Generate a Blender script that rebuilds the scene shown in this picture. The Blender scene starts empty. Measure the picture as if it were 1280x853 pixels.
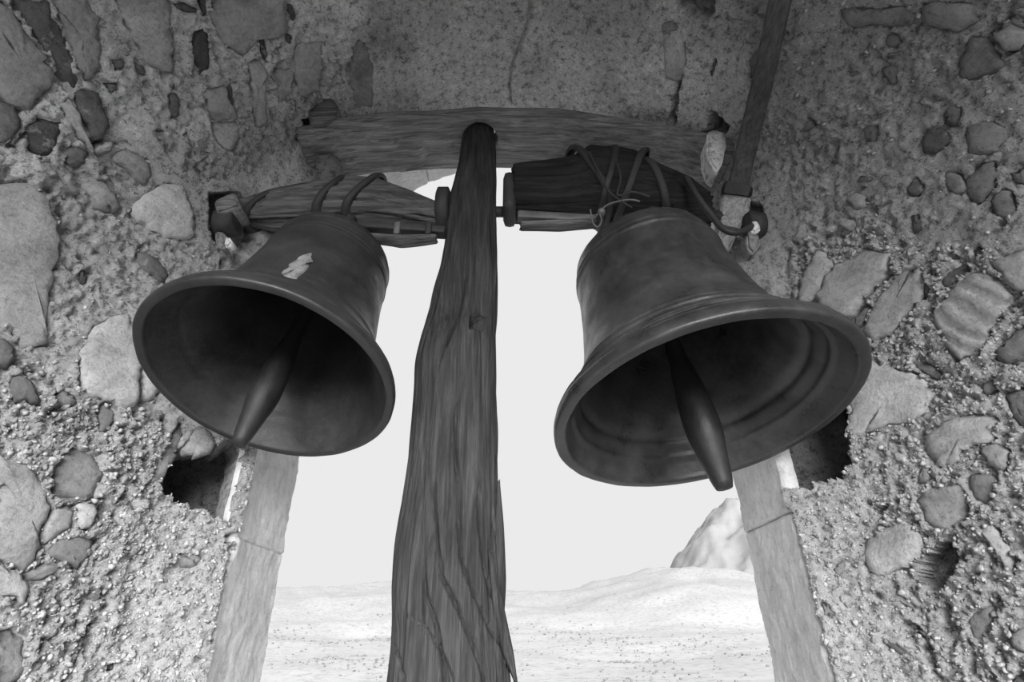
import bpy, bmesh, math, random
import numpy as np
from mathutils import Vector, Matrix

# ------------------------------------------------------------------ camera, sky, sun
R_ = math.radians
EYE = 1.60                       # eye height above the chamber floor
F, PITCH, ROLL = 680.0, R_(28.76), R_(0.8)
CT, ST = math.cos(PITCH), math.sin(PITCH)
scn = bpy.context.scene
COL = scn.collection
cam_d = bpy.data.cameras.new('camera'); cam = bpy.data.objects.new('camera', cam_d); COL.objects.link(cam)
cam_d.sensor_width = 36.0; cam_d.lens = 36.0 * F / 1280.0; cam_d.clip_start = 0.02; cam_d.clip_end = 20000
cam.matrix_world = Matrix.Translation((0, 0, EYE)) @ Matrix.Rotation(math.pi / 2 + PITCH, 4, 'X') @ Matrix.Rotation(-ROLL, 4, 'Z')
scn.camera = cam

world = bpy.data.worlds.new('sky'); scn.world = world; world.use_nodes = True
bg = world.node_tree.nodes['Background']
bg.inputs[0].default_value = (1, 1, 1, 1); bg.inputs[1].default_value = 0.70      # bright, even, hazy white sky

sun_d = bpy.data.lights.new('sun', 'SUN'); sun_d.energy = 12.3; sun_d.angle = R_(50)      # a low sun spread wide by haze
sun = bpy.data.objects.new('sun', sun_d); COL.objects.link(sun)
sun.rotation_euler = (R_(70), 0, R_(5))           # behind the camera, through the opening under the added rear wall
vs = scn.view_settings
vs.view_transform = 'Standard'; vs.look = 'None'; vs.exposure = 0.245; vs.gamma = 1.0; vs.use_curve_mapping = False

rng = np.random.default_rng(7); random.seed(7)

# ------------------------------------------------------------------ the place: measures (metres)
D = 1.44                          # distance of the post and the bell axles from the eye
YI, YO = 1.10 * D, 1.35 * D       # inner corner and outer face of the ashlar arch
B = 0.54 * D                      # half width of the arch
ZC = EYE + 1.416 * D              # crown of the vault
YN, YB = 0.30, -1.30              # the splay ends, the chamber goes on behind the camera
RN = 1.0
def rw(Y):                        # half width of the vaulted embrasure, splayed towards the room
    e = np.clip((Y - YI + 0.14) / 0.14, 0, 1); e = e * e * (3 - 2 * e)      # the rubble turns in to meet the dressed stones
    return 0.60 * D + 0.60 * (YI - np.maximum(Y, YN)) - 0.089 * e

def ray(px, py):
    x = px - 640.0; y = 426.5 - py
    cr, sr = math.cos(ROLL), math.sin(ROLL)
    x, y = cr * x + sr * y, -sr * x + cr * y
    return np.array([x, F * CT - y * ST, F * ST + y * CT]) / F
def P(px, py, Y):                 # the point at distance Y in the direction seen at (px, py)
    d = ray(px, py); s = Y / d[1]
    return Vector((d[0] * s, Y, EYE + d[2] * s))
def PX(w, Y, py):                 # width in metres of w pixels there
    p = P(640, py, Y)
    return w * (p.y * CT + (p.z - EYE) * ST) / F

def section(w, z0, t):            # half circle on straight sides, t -1 left foot .. 0 crown .. 1 right foot
    a = np.abs(t); s = np.sign(t)
    arc = a <= 0.5
    phi = np.minimum(a, 0.5) * math.pi
    x = np.where(arc, w * np.sin(phi), w) * s
    z = np.where(arc, z0 + w * np.cos(phi), z0 - (a - 0.5) / 0.5 * z0)
    return x, z
def shell(Y, t):
    w = rw(Y); x, z = section(w, ZC - w, t)
    return np.stack([x, Y + 0 * x, z], -1)
def t_to_q(Y, t):
    z0 = ZC - rw(Y); a = np.abs(t)
    return np.sign(t) * np.where(a <= 0.5, a * math.pi * RN, RN * math.pi / 2 + (a - 0.5) / 0.5 * z0)
def q_to_t(Y, q):
    z0 = ZC - rw(Y); a = np.abs(q)
    return np.sign(q) * np.where(a <= RN * math.pi / 2, a / (math.pi * RN), 0.5 + (a - RN * math.pi / 2) / z0 * 0.5)
def on_shell(px, py):             # where the line of sight meets the embrasure: (Y, q)
    d = ray(px, py); s = np.linspace(0.2, 3.2, 1500)
    x, Y, z = d[0] * s, d[1] * s, EYE + d[2] * s
    w = rw(Y); z0 = ZC - w
    out = np.where(z > z0, np.hypot(x, z - z0), np.abs(x)) > w
    k = int(np.argmax(out)) if out.any() else len(s) - 1
    x, Y, z = x[k], min(Y[k], YI), z[k]
    w = float(rw(Y)); z0 = ZC - w
    if z >= z0: return Y, RN * math.atan2(x, z - z0)
    return Y, math.copysign(RN * math.pi / 2 + (z0 - z), x)

# ------------------------------------------------------------------ numeric noise
_perm = rng.permutation(256); _perm = np.concatenate([_perm, _perm, _perm])
_grad = rng.normal(size=(256, 3)); _grad /= np.linalg.norm(_grad, axis=1)[:, None]
def perlin(p):
    p = np.asarray(p, float); i = np.floor(p).astype(int); f = p - i; i &= 255
    u = f * f * f * (f * (f * 6 - 15) + 10)
    def g(a, b, c):
        h = _perm[_perm[_perm[i[..., 0] + a & 255] + (i[..., 1] + b & 255)] + (i[..., 2] + c & 255)]
        return (_grad[h] * (f - np.array([a, b, c]))).sum(-1)
    L = lambda a, b, t: a + (b - a) * t
    return L(L(L(g(0,0,0), g(1,0,0), u[..., 0]), L(g(0,1,0), g(1,1,0), u[..., 0]), u[..., 1]),
             L(L(g(0,0,1), g(1,0,1), u[..., 0]), L(g(0,1,1), g(1,1,1), u[..., 0]), u[..., 1]), u[..., 2]) * 1.6
def fbm(p, o=4, g=0.5):
    s = 0; a = 1.0; q = np.asarray(p, float)
    for k in range(o):
        s = s + a * perlin(q + 17.3 * k); a *= g; q = q * 2.03
    return s
def worley(p):
    p = np.asarray(p, float); i = np.floor(p).astype(int); best = np.full(p.shape[:-1], 9.0)
    for a in (-1, 0, 1):
        for b in (-1, 0, 1):
            for c in (-1, 0, 1):
                j = (i + np.array([a, b, c])) & 255
                h = _perm[_perm[_perm[j[..., 0]] + j[..., 1]] + j[..., 2]]
                pt = i + np.array([a, b, c]) + (_grad[h] * 0.5 + 0.5)
                best = np.minimum(best, ((pt - p) ** 2).sum(-1))
    return np.sqrt(best)
def sstep(a, b, x):
    t = np.clip((x - a) / (b - a), 0, 1); return t * t * (3 - 2 * t)

# ------------------------------------------------------------------ materials
def nodes_of(name, rough=0.9):
    m = bpy.data.materials.new(name); m.use_nodes = True
    nt = m.node_tree; b = nt.nodes['Principled BSDF']; b.inputs['Roughness'].default_value = rough
    b.inputs['Specular IOR Level'].default_value = 0.25
    return m, nt, b
def noise(nt, vec, scale, detail=6, rough=0.6, dist=0.0):
    n = nt.nodes.new('ShaderNodeTexNoise'); n.inputs['Scale'].default_value = scale; n.inputs['Detail'].default_value = detail
    n.inputs['Roughness'].default_value = rough; n.inputs['Distortion'].default_value = dist
    nt.links.new(vec, n.inputs['Vector']); return n.outputs['Fac']
def ramp(nt, fac, stops):
    r = nt.nodes.new('ShaderNodeValToRGB'); e = r.color_ramp.elements
    while len(e) < len(stops): e.new(0.5)
    for el, (p, v) in zip(e, stops):
        el.position = p; el.color = (v, v, v, 1)
    nt.links.new(fac, r.inputs[0]); return r.outputs[0]
def mix(nt, kind, a, b, fac=1.0):
    m = nt.nodes.new('ShaderNodeMix'); m.data_type = 'RGBA'; m.blend_type = kind; m.inputs[0].default_value = fac
    nt.links.new(a, m.inputs[6])
    if hasattr(b, 'is_linked') or hasattr(b, 'links'): nt.links.new(b, m.inputs[7])
    else: m.inputs[7].default_value = (b, b, b, 1)
    return m.outputs[2]
def coords(nt, scale=(1, 1, 1), kind='Object'):
    c = nt.nodes.new('ShaderNodeTexCoord'); mp = nt.nodes.new('ShaderNodeMapping'); mp.inputs['Scale'].default_value = scale
    nt.links.new(c.outputs[kind], mp.inputs[0]); return mp.outputs[0]
def bump(nt, b, h, strength=0.5, dist=0.01):
    n = nt.nodes.new('ShaderNodeBump'); n.inputs['Strength'].default_value = strength; n.inputs['Distance'].default_value = dist
    nt.links.new(h, n.inputs['Height']); nt.links.new(n.outputs[0], b.inputs['Normal'])

def rubble_mat(name, lo, hi, fine=1.0, use_attr=True, con=1.0):
    m, nt, b = nodes_of(name, 0.95)
    v = coords(nt)
    big = ramp(nt, noise(nt, v, 5, 6, 0.6), [(0.32, lo), (0.66, hi)])
    mid = ramp(nt, noise(nt, v, 38, 8, 0.75), [(0.40, 1 - 0.58 * con), (0.455, 1 - 0.12 * con), (0.56, 1.0), (0.64, 1 + 0.28 * con)])
    c = mix(nt, 'MULTIPLY', big, mid)
    sp = ramp(nt, noise(nt, v, 170, 4, 0.7), [(0.30, 0.62), (0.45, 1.0)])
    c = mix(nt, 'MULTIPLY', c, sp, 0.8 * fine)
    pit = ramp(nt, noise(nt, v, 85, 5, 0.8), [(0.385, 1 - 0.55 * con), (0.44, 1.0)])
    c = mix(nt, 'MULTIPLY', c, pit, fine)
    grain = ramp(nt, noise(nt, v, 150, 3, 0.7), [(0.56, 1.0), (0.64, 1 + 0.22 * con)])
    c = mix(nt, 'MULTIPLY', c, grain, fine)
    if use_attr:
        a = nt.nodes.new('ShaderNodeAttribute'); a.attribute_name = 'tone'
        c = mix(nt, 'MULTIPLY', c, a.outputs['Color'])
    c = mix(nt, 'DARKEN', c, 0.88)
    nt.links.new(c, b.inputs['Base Color'])
    h = mix(nt, 'ADD', noise(nt, v, 75, 9, 0.8), noise(nt, v, 320, 3, 0.6), 0.5)
    bump(nt, b, h, 0.8 * fine, 0.022)
    return m
M = {}
M['mortar'] = rubble_mat('lime_mortar', 0.41, 0.55)
M['plaster'] = rubble_mat('old_plaster', 0.30, 0.44, 0.6)
def stone_mat(name, stripes=False):
    m, nt, b = nodes_of(name, 0.9)
    v = coords(nt)
    oi = nt.nodes.new('ShaderNodeObjectInfo')
    c = mix(nt, 'MULTIPLY', oi.outputs['Color'], ramp(nt, noise(nt, v, 9, 10, 0.72, 0.6), [(0.32, 0.58), (0.5, 1.0), (0.7, 1.32)]))
    c = mix(nt, 'MULTIPLY', c, ramp(nt, noise(nt, v, 90, 6, 0.8), [(0.34, 0.62), (0.48, 1.0), (0.66, 1.16)]))
    sm = ramp(nt, noise(nt, v, 22, 7, 0.75), [(0.58, 0.0), (0.66, 0.6)])   # lime smeared over the face
    mx = nt.nodes.new('ShaderNodeMix'); mx.data_type = 'RGBA'; nt.links.new(sm, mx.inputs[0]); nt.links.new(c, mx.inputs[6]); mx.inputs[7].default_value = (.42, .42, .42, 1); c = mx.outputs[2]
    h = noise(nt, v, 48, 10, 0.78)
    if stripes:
        w = nt.nodes.new('ShaderNodeTexWave'); w.inputs['Scale'].default_value = 11; w.inputs['Distortion'].default_value = 3.5
        w.inputs['Detail'].default_value = 3; w.bands_direction = 'Y'
        v2 = nt.nodes.new('ShaderNodeMapping'); v2.inputs['Rotation'].default_value = (0.4, 0, 0.2); nt.links.new(v, v2.inputs[0])
        nt.links.new(v2.outputs[0], w.inputs['Vector'])
        c = mix(nt, 'MULTIPLY', c, ramp(nt, w.outputs['Fac'], [(0.2, 0.7), (0.7, 1.1)]))
        h = mix(nt, 'ADD', h, w.outputs['Fac'], 0.6)
    nt.links.new(c, b.inputs['Base Color'])
    bump(nt, b, h, 0.8, 0.02)
    return m
M['stone'] = stone_mat('rubble_stone'); M['striped'] = stone_mat('banded_stone', True)
M['ashlar'] = rubble_mat('ashlar_stone', 0.54, 0.66, 0.5, False, 0.35)
def wood_mat(name, lo, hi, axis, rough=0.85):
    m, nt, b = nodes_of(name, rough)
    sc = [26, 26, 26]; sc[axis] = 1.6
    v = coords(nt, sc)
    g = noise(nt, v, 2.2, 10, 0.7, 0.6)
    c = ramp(nt, g, [(0.28, lo * 0.35), (0.45, lo), (0.68, hi)])
    sc2 = [90, 90, 90]; sc2[axis] = 4
    f = noise(nt, coords(nt, sc2), 1.6, 6, 0.7)
    c = mix(nt, 'MULTIPLY', c, ramp(nt, f, [(0.3, 0.6), (0.6, 1.1)]))
    c = mix(nt, 'MULTIPLY', c, ramp(nt, noise(nt, coords(nt), 4, 5, 0.6), [(0.3, 0.7), (0.7, 1.2)]))
    nt.links.new(c, b.inputs['Base Color'])
    bump(nt, b, mix(nt, 'ADD', g, f, 0.7), 0.7, 0.012)
    return m
M['post'] = wood_mat('weathered_oak', 0.033, 0.074, 2)
M['beam'] = wood_mat('beam_wood', 0.16, 0.33, 0)
M['yoke'] = wood_mat('yoke_wood', 0.10, 0.23, 0)
M['yoke_dark'] = wood_mat('tarred_wood', 0.016, 0.04, 0)
M['pale_wood'] = wood_mat('pale_wood', 0.30, 0.5, 1)
def metal_mat(name, lo, hi, rough, metallic=0.0, spec=0.4):
    m, nt, b = nodes_of(name, rough)
    b.inputs['Metallic'].default_value = metallic; b.inputs['Specular IOR Level'].default_value = spec
    v = coords(nt)
    c = ramp(nt, noise(nt, v, 7, 8, 0.65), [(0.32, lo), (0.68, hi)])
    c = mix(nt, 'MULTIPLY', c, ramp(nt, noise(nt, v, 60, 6, 0.7), [(0.3, 0.8), (0.65, 1.1)]))
    nt.links.new(c, b.inputs['Base Color'])
    r = ramp(nt, noise(nt, v, 14, 6, 0.6), [(0.3, max(rough - 0.12, 0.1)), (0.7, rough + 0.15)])
    nt.links.new(r, b.inputs['Roughness'])
    bump(nt, b, noise(nt, v, 55, 8, 0.7), 0.25, 0.006)
    return m
M['bronze'] = metal_mat('patinated_bronze', 0.024, 0.048, 0.42, 0.3)
M['bronze2'] = metal_mat('brown_bronze', 0.024, 0.072, 0.36, 0.35)
M['iron'] = metal_mat('rusted_iron', 0.025, 0.05, 0.65, 0.2)
M['clapper'] = metal_mat('forged_iron', 0.012, 0.022, 0.5, 0.2)
M['iron_pale'] = metal_mat('grey_iron', 0.09, 0.16, 0.55, 0.3)

# ------------------------------------------------------------------ object helpers
def link(name, me, mat, parent=None, kind=None, label=None, cat=None, group=None, smooth=True):
    o = bpy.data.objects.new(name, me); COL.objects.link(o)
    if mat is not None and not me.materials: me.materials.append(mat)
    if smooth: me.polygons.foreach_set('use_smooth', np.ones(len(me.polygons), bool))
    if parent is not None: o.parent = parent
    tag(o, label, cat, group, kind)
    return o
def tag(o, label=None, cat=None, group=None, kind=None):
    if label: o['label'] = label
    if cat: o['category'] = cat
    if group: o['group'] = group
    if kind: o['kind'] = kind
    return o
def thing(name, loc, label, cat, group=None):
    o = bpy.data.objects.new(name, None); COL.objects.link(o); o.location = loc; o.empty_display_size = 0.1
    return tag(o, label, cat, group)
def grid_mesh(name, V, close_u=False, flip=False, gone=None):
    n, k = V.shape[:2]
    me = bpy.data.meshes.new(name)
    idx = np.arange(n * k).reshape(n, k)
    a = idx[:-1] if not close_u else idx
    b = idx[1:] if not close_u else np.roll(idx, -1, 0)
    q = np.stack([a[:, :-1], b[:, :-1], b[:, 1:], a[:, 1:]], -1).reshape(-1, 4)
    if flip: q = q[:, ::-1]
    if gone is not None: q = q[~gone.ravel()[q].all(1)]
    me.vertices.add(n * k); me.vertices.foreach_set('co', V.reshape(-1).astype(np.float32))
    me.loops.add(q.size); me.loops.foreach_set('vertex_index', q.reshape(-1).astype(np.int32))
    me.polygons.add(len(q)); me.polygons.foreach_set('loop_start', np.arange(0, q.size, 4, dtype=np.int32))
    me.update(); me.validate()
    return me
def mesh(name, verts, faces):
    me = bpy.data.meshes.new(name); me.from_pydata([tuple(map(float, v)) for v in verts], [], faces); me.update(); return me
def local(o, V): return V
def box_mesh(name, c, h, rot=None, bevel=0.006, jitter=0.0, seed=0):
    bm = bmesh.new(); bmesh.ops.create_cube(bm, size=2.0)
    rr = random.Random(seed)
    for v in bm.verts:
        v.co = Vector((v.co.x * h[0] * (1 + rr.uniform(-jitter, jitter)), v.co.y * h[1] * (1 + rr.uniform(-jitter, jitter)), v.co.z * h[2] * (1 + rr.uniform(-jitter, jitter))))
    if bevel: bmesh.ops.bevel(bm, geom=bm.edges[:] , offset=bevel, segments=2, affect='EDGES', profile=0.6)
    if rot is not None: bmesh.ops.rotate(bm, verts=bm.verts, matrix=rot, cent=(0, 0, 0))
    bmesh.ops.translate(bm, verts=bm.verts, vec=Vector(c))
    me = bpy.data.meshes.new(name); bm.to_mesh(me); bm.free(); return me
def tube_mesh(name, pts, rad, seg=10, caps=True):
    pts = [Vector(p) for p in pts]; n = len(pts)
    rad = rad if hasattr(rad, '__len__') else [rad] * n
    verts, faces = [], []
    up = Vector((0, 0, 1)); t0 = (pts[1] - pts[0]).normalized()
    a = t0.orthogonal().normalized()
    for i, p in enumerate(pts):
        t = (pts[min(i + 1, n - 1)] - pts[max(i - 1, 0)]).normalized()
        a = (a - t * a.dot(t)).normalized(); b = t.cross(a)
        for k in range(seg):
            th = 2 * math.pi * k / seg
            verts.append(p + (a * math.cos(th) + b * math.sin(th)) * rad[i])
    for i in range(n - 1):
        for k in range(seg):
            k2 = (k + 1) % seg
            faces.append((i * seg + k, i * seg + k2, (i + 1) * seg + k2, (i + 1) * seg + k))
    if caps:
        faces.append(tuple(range(seg))[::-1]); faces.append(tuple((n - 1) * seg + k for k in range(seg)))
    return mesh(name, verts, faces)
def smooth_path(pts, n=40):
    pts = [Vector(p) for p in pts]; out = []
    m = len(pts) - 1
    for i in range(n + 1):
        u = i / n * m; k = min(int(u), m - 1); f = u - k
        p0, p1, p2, p3 = pts[max(k - 1, 0)], pts[k], pts[k + 1], pts[min(k + 2, m)]
        out.append(0.5 * ((2 * p1) + (p2 - p0) * f + (2 * p0 - 5 * p1 + 4 * p2 - p3) * f * f + (3 * p1 - p0 - 3 * p2 + p3) * f ** 3))
    return out
def drop(o, parent):              # keep world coordinates of a mesh under a thing
    o.parent = parent; o.matrix_parent_inverse = Matrix.Translation(-Vector(parent.location)); return o
def sub(o, parent):               # sub-part under a part that is itself in world coordinates
    o.parent = parent; return o

# ------------------------------------------------------------------ stones and sockets traced on the walls
# (outline, lightness, how far proud in metres)
LEFT = [
 ([(12,-4),(62,-4),(76,30),(94,66),(104,105),(96,118),(86,120),(72,105),(70,80),(58,62),(40,38),(25,18)], .13, -.010),
 ([(-6,-4),(10,4),(28,38),(50,62),(63,80),(68,100),(48,122),(40,140),(27,140),(10,128),(-6,118)], .30, .010),
 ([(-6,122),(14,130),(25,148),(24,160),(8,180),(-6,178)], .15, .012),
 ([(47,142),(58,148),(76,152),(78,165),(70,185),(62,196),(42,194),(33,184),(33,160)], .10, -.004),
 ([(74,130),(86,122),(97,143),(103,160),(118,190),(110,184),(92,164),(84,150)], .40, .014),
 ([(94,116),(106,108),(120,115),(128,135),(135,160),(132,170),(120,176),(112,165),(104,150),(97,135)], .14, .018),
 ([(66,-4),(105,-4),(124,20),(125,72),(124,90),(108,103),(98,75),(80,35)], .32, .006),
 ([(143,-4),(213,-4),(214,35),(217,60),(212,90),(190,84),(178,65),(165,40),(150,18)], .42, .008),
 ([(140,75),(154,74),(156,88),(145,89)], .14, -.003), ([(170,78),(184,85),(180,96),(172,92)], .15, -.003),
 ([(130,104),(148,103),(150,112),(138,117)], .15, -.003), ([(212,118),(220,114),(227,125),(224,150),(215,148)], .14, -.004),
 ([(241,40),(255,33),(263,45),(265,85),(250,97),(242,70)], .09, -.006),
 ([(245,-4),(258,-4),(261,20),(253,24)], .09, -.006), ([(216,5),(228,2),(246,10),(248,18),(230,15)], .12, -.004),
 ([(263,-4),(357,-4),(358,40),(342,50),(325,45),(305,70),(290,62),(270,38),(263,25)], .31, .008),
 ([(324,38),(330,40),(338,68),(334,84),(326,70)], .07, -.008), ([(360,5),(370,10),(372,25),(365,28)], .09, -.006),
 ([(358,42),(366,45),(365,57),(358,52)], .10, -.005),
 ([(312,75),(324,72),(333,88),(335,160),(322,160),(314,110)], .40, .006),
 ([(256,111),(283,108),(286,125),(298,140),(299,149),(262,151)], .42, .008),
 ([(262,153),(298,151),(300,170),(290,190),(272,180)], .40, .007),
 ([(346,90),(366,85),(366,118),(350,130)], .34, .006), ([(371,56),(403,51),(403,80),(399,110),(376,124),(369,90)], .34, .010),
 ([(283,112),(289,100),(292,120),(296,137),(289,137)], .11, -.004),
 ([(85,185),(92,180),(100,182),(112,192),(106,205),(96,209),(82,205)], .16, -.003),
 ([(120,185),(132,175),(140,178),(140,190),(122,194)], .34, .008),
 ([(141,192),(158,186),(185,198),(190,215),(185,233),(172,225),(160,210),(140,201)], .30, .003),
 ([(-6,222),(30,222),(60,235),(62,260),(75,290),(70,330),(55,400),(60,440),(30,430),(10,405),(-6,405)], .34, .006),
 ([(105,228),(130,224),(145,240),(148,260),(138,268),(120,255)], .36, .005),
 ([(165,262),(190,236),(215,226),(228,236),(240,262),(240,298),(215,300),(180,282)], .52, .014),
 ([(172,315),(178,311),(190,320),(203,328),(212,342),(206,356),(195,348),(183,338),(174,328)], .18, .003),
 ([(100,342),(104,333),(110,345),(111,355),(102,355)], .08, -.008),
 ([(-6,420),(8,424),(18,446),(12,462),(-6,456)], .15, .006),
 ([(14,472),(20,467),(36,472),(46,490),(52,500),(46,508),(38,508),(30,498),(20,505),(14,500)], .17, .008),
 ([(100,440),(120,407),(135,397),(160,392),(172,420),(178,440),(172,470),(170,505),(150,508),(128,500),(108,490),(97,480)], .46, .016),
 ([(178,462),(184,452),(200,478),(194,500),(178,504)], .40, .008),
 ([(68,492),(75,488),(90,490),(98,500),(95,510),(80,508),(67,504)], .24, .000),
 ([(122,507),(130,502),(144,512),(144,530),(132,542),(124,535)], .20, -.003), ([(88,525),(96,520),(101,524),(95,540)], .28, .000),
 ([(190,600),(205,560),(226,524),(232,535),(222,565),(212,585),(204,600)], .22, -.006),
 ([(228,560),(245,534),(256,534),(268,550),(268,560),(248,572),(232,566)], .34, .006),
 ([(66,585),(80,565),(88,556),(100,557),(120,570),(134,590),(122,608),(120,625),(100,626),(66,622)], .25, -.006),
 ([(-6,570),(25,575),(45,592),(62,620),(63,640),(52,660),(48,690),(40,705),(28,718),(-6,700)], .33, .005),
 ([(57,688),(75,675),(105,668),(118,678),(110,695),(102,714),(90,708),(65,700)], .20, .002),
 ([(54,665),(63,641),(78,630),(93,630),(93,660),(80,667),(56,682)], .34, -.002),
 ([(95,628),(118,627),(120,648),(108,665),(98,662)], .46, .006),
 ([(28,720),(42,708),(60,702),(84,709),(58,725),(42,732)], .24, -.005),
 ([(-6,706),(18,716),(33,726),(30,758),(12,745),(-6,745)], .46, .012),
 ([(-6,790),(12,780),(30,800),(33,840),(20,858),(-6,858)], .22, -.006),
 ([(85,818),(100,812),(97,830),(86,834)], .24, -.003), ([(222,690),(252,690),(250,708),(232,712)], .26, -.003),
 ([(132,833),(143,828),(144,838),(133,840)], .12, -.006), ([(385,140),(402,122),(414,128),(412,140),(392,150)], .20, .004),
]
RIGHT = [
 ([(1200,75),(1212,48),(1230,45),(1248,65),(1258,82),(1240,92),(1215,100),(1198,98)], .16, .006),
 ([(1246,42),(1262,28),(1286,35),(1286,55),(1262,65),(1250,60)], .32, .012),
 ([(1105,45),(1115,38),(1128,50),(1120,62),(1105,58)], .15, -.003), ([(1098,85),(1110,78),(1120,85),(1120,108),(1110,105)], .15, -.004),
 ([(1176,140),(1190,130),(1200,135),(1195,160),(1180,158)], .12, -.006),
 ([(1150,4),(1215,2),(1222,28),(1200,40),(1160,34)], .24, .012), ([(1050,12),(1138,8),(1142,30),(1060,34)], .22, .012),
 ([(1080,158),(1096,156),(1094,178),(1082,177)], .15, .002), ([(1058,250),(1068,241),(1080,245),(1082,258),(1070,262)], .30, .010),
 ([(1048,280),(1060,270),(1070,280),(1065,290)], .36, .010), ([(1130,235),(1142,218),(1155,232),(1150,245),(1135,245)], .12, -.004),
 ([(1138,270),(1145,265),(1150,285),(1140,294)], .08, -.008), ([(1150,178),(1160,160),(1180,157),(1188,175),(1165,195),(1150,190)], .11, .000),
 ([(1205,230),(1225,205),(1245,200),(1250,225),(1235,245),(1220,258),(1210,250)], .17, .006),
 ([(1240,250),(1255,235),(1270,245),(1268,265),(1255,275),(1240,265)], .20, .008), ([(1265,218),(1286,208),(1286,232),(1268,228)], .17, .004),
 ([(1180,215),(1200,215),(1212,235),(1200,245),(1185,240)], .22, .004), ([(1205,160),(1240,150),(1262,170),(1240,195),(1210,195)], .27, .006),
 ([(1020,313),(1032,317),(1042,330),(1035,345),(1025,362),(1012,378),(993,374),(1000,350)], .40, .006),
 ([(1028,355),(1045,332),(1065,325),(1080,308),(1110,315),(1112,340),(1095,355),(1078,375),(1062,398),(1045,392),(1022,380)], .38, .012),
 ([(1080,418),(1088,390),(1100,370),(1120,345),(1145,332),(1152,340),(1157,368),(1145,380),(1128,400),(1115,415),(1095,428)], .36, .008),
 ([(1062,402),(1078,385),(1088,380),(1080,405),(1072,412)], .22, -.006),
 ([(1166,400),(1180,375),(1205,345),(1230,335),(1255,350),(1262,372),(1255,390),(1245,408),(1235,430),(1215,445),(1200,458),(1185,430),(1175,412)], .30, .010),
 ([(1236,330),(1265,315),(1286,308),(1286,358),(1264,362),(1256,346)], .29, .006),
 ([(1170,355),(1180,340),(1205,325),(1215,335),(1195,350),(1178,362)], .12, -.008), ([(1150,340),(1158,350),(1162,365),(1155,372)], .15, -.004),
 ([(1245,440),(1262,422),(1286,402),(1286,452),(1262,457),(1248,452)], .15, .008), ([(1215,310),(1228,305),(1230,318),(1218,322)], .12, -.004),
 ([(1062,500),(1085,450),(1105,462),(1125,462),(1150,468),(1172,485),(1162,505),(1150,522),(1128,528),(1095,533),(1074,546),(1063,543)], .44, .010),
 ([(1152,548),(1180,530),(1205,520),(1235,517),(1250,522),(1245,545),(1228,555),(1205,560),(1195,580),(1170,588),(1160,565)], .38, .006),
 ([(1258,490),(1286,480),(1286,542),(1270,530),(1262,505)], .16, .002), ([(1137,450),(1160,452),(1180,465),(1172,478),(1150,465)], .20, -.004),
 ([(1220,480),(1245,470),(1250,488),(1232,497)], .22, -.004),
 ([(1142,625),(1165,606),(1200,605),(1214,630),(1208,645),(1190,660),(1170,665),(1156,654),(1148,640)], .30, -.004),
 ([(1080,690),(1095,665),(1115,655),(1140,656),(1152,667),(1150,685),(1138,705),(1120,715),(1098,722),(1088,710)], .36, .006),
 ([(1206,596),(1225,590),(1248,592),(1245,615),(1235,632),(1217,628),(1207,610)], .24, -.006),
 ([(1226,660),(1245,656),(1258,680),(1270,700),(1265,720),(1252,700),(1232,676)], .46, .006),
 ([(1148,590),(1155,580),(1162,588),(1155,605),(1145,605)], .22, -.004), ([(1040,705),(1055,699),(1058,714),(1045,722)], .22, -.003),
 ([(1208,775),(1220,760),(1240,757),(1238,785),(1222,805),(1210,795)], .24, -.008), ([(1262,790),(1286,785),(1286,820),(1263,812)], .28, .002),
 ([(1025,755),(1038,752),(1042,768),(1032,775)], .22, -.003), ([(1262,846),(1286,838),(1286,858),(1264,858)], .14, -.006),
 ([(1222,560),(1240,552),(1262,560),(1258,590),(1240,588)], .28, .000),
]
CEIL = [
 ([(440,60),(450,48),(462,60),(468,85),(466,135),(448,135),(438,105)], .24, -.003),
 ([(830,50),(842,38),(855,50),(858,78),(846,104),(832,98)], .44, .012), ([(826,32),(838,26),(848,34),(840,44),(830,42)], .24, .004),
 ([(935,75),(945,60),(950,66),(943,98),(935,100)], .16, -.006), ([(885,95),(893,72),(896,75),(890,100)], .12, -.008),
]
HOLES = [   # sockets and hollows: (outline, depth)
 ([(201,606),(212,585),(224,560),(245,556),(262,550),(275,556),(290,545),(300,545),(304,580),(297,610),(293,625),(289,662),(265,640),(240,632),(215,620)], .17),
 ([(968,480),(1055,480),(1059,513),(1060,545),(1061,580),(1045,596),(1022,604),(1010,612),(985,621),(974,600),(964,565)], .19),
 ([(1142,702),(1160,686),(1180,674),(1194,681),(1194,700),(1190,715),(1175,735),(1158,742),(1146,722)], .075),
 ([(840,-6),(893,-6),(892,18),(880,29),(862,22),(847,10)], .09), ([(836,150),(847,82),(851,86),(848,112),(845,154)], .04),
 ([(880,168),(884,140),(890,137),(910,157),(902,172)], .10), ([(107,170),(118,174),(132,172),(122,186),(116,190)], .04),
 ([(992,376),(1002,352),(1012,380)], .03), ([(1020,385),(1024,362),(1032,362),(1026,386)], .03), ([(280,672),(289,668),(290,676),(284,681)], .03),
 ([(262,240),(298,240),(312,262),(312,300),(286,312),(266,300)], .10), ([(930,250),(952,255),(958,280),(950,302),(934,305),(925,280)], .07),
 ([(378,150),(396,146),(410,170),(400,184),(384,172)], .08),
 ([(8,182),(32,162),(33,168),(12,186)], .02), ([(1094,632),(1106,628),(1104,642),(1098,645)], .03),
]
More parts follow.
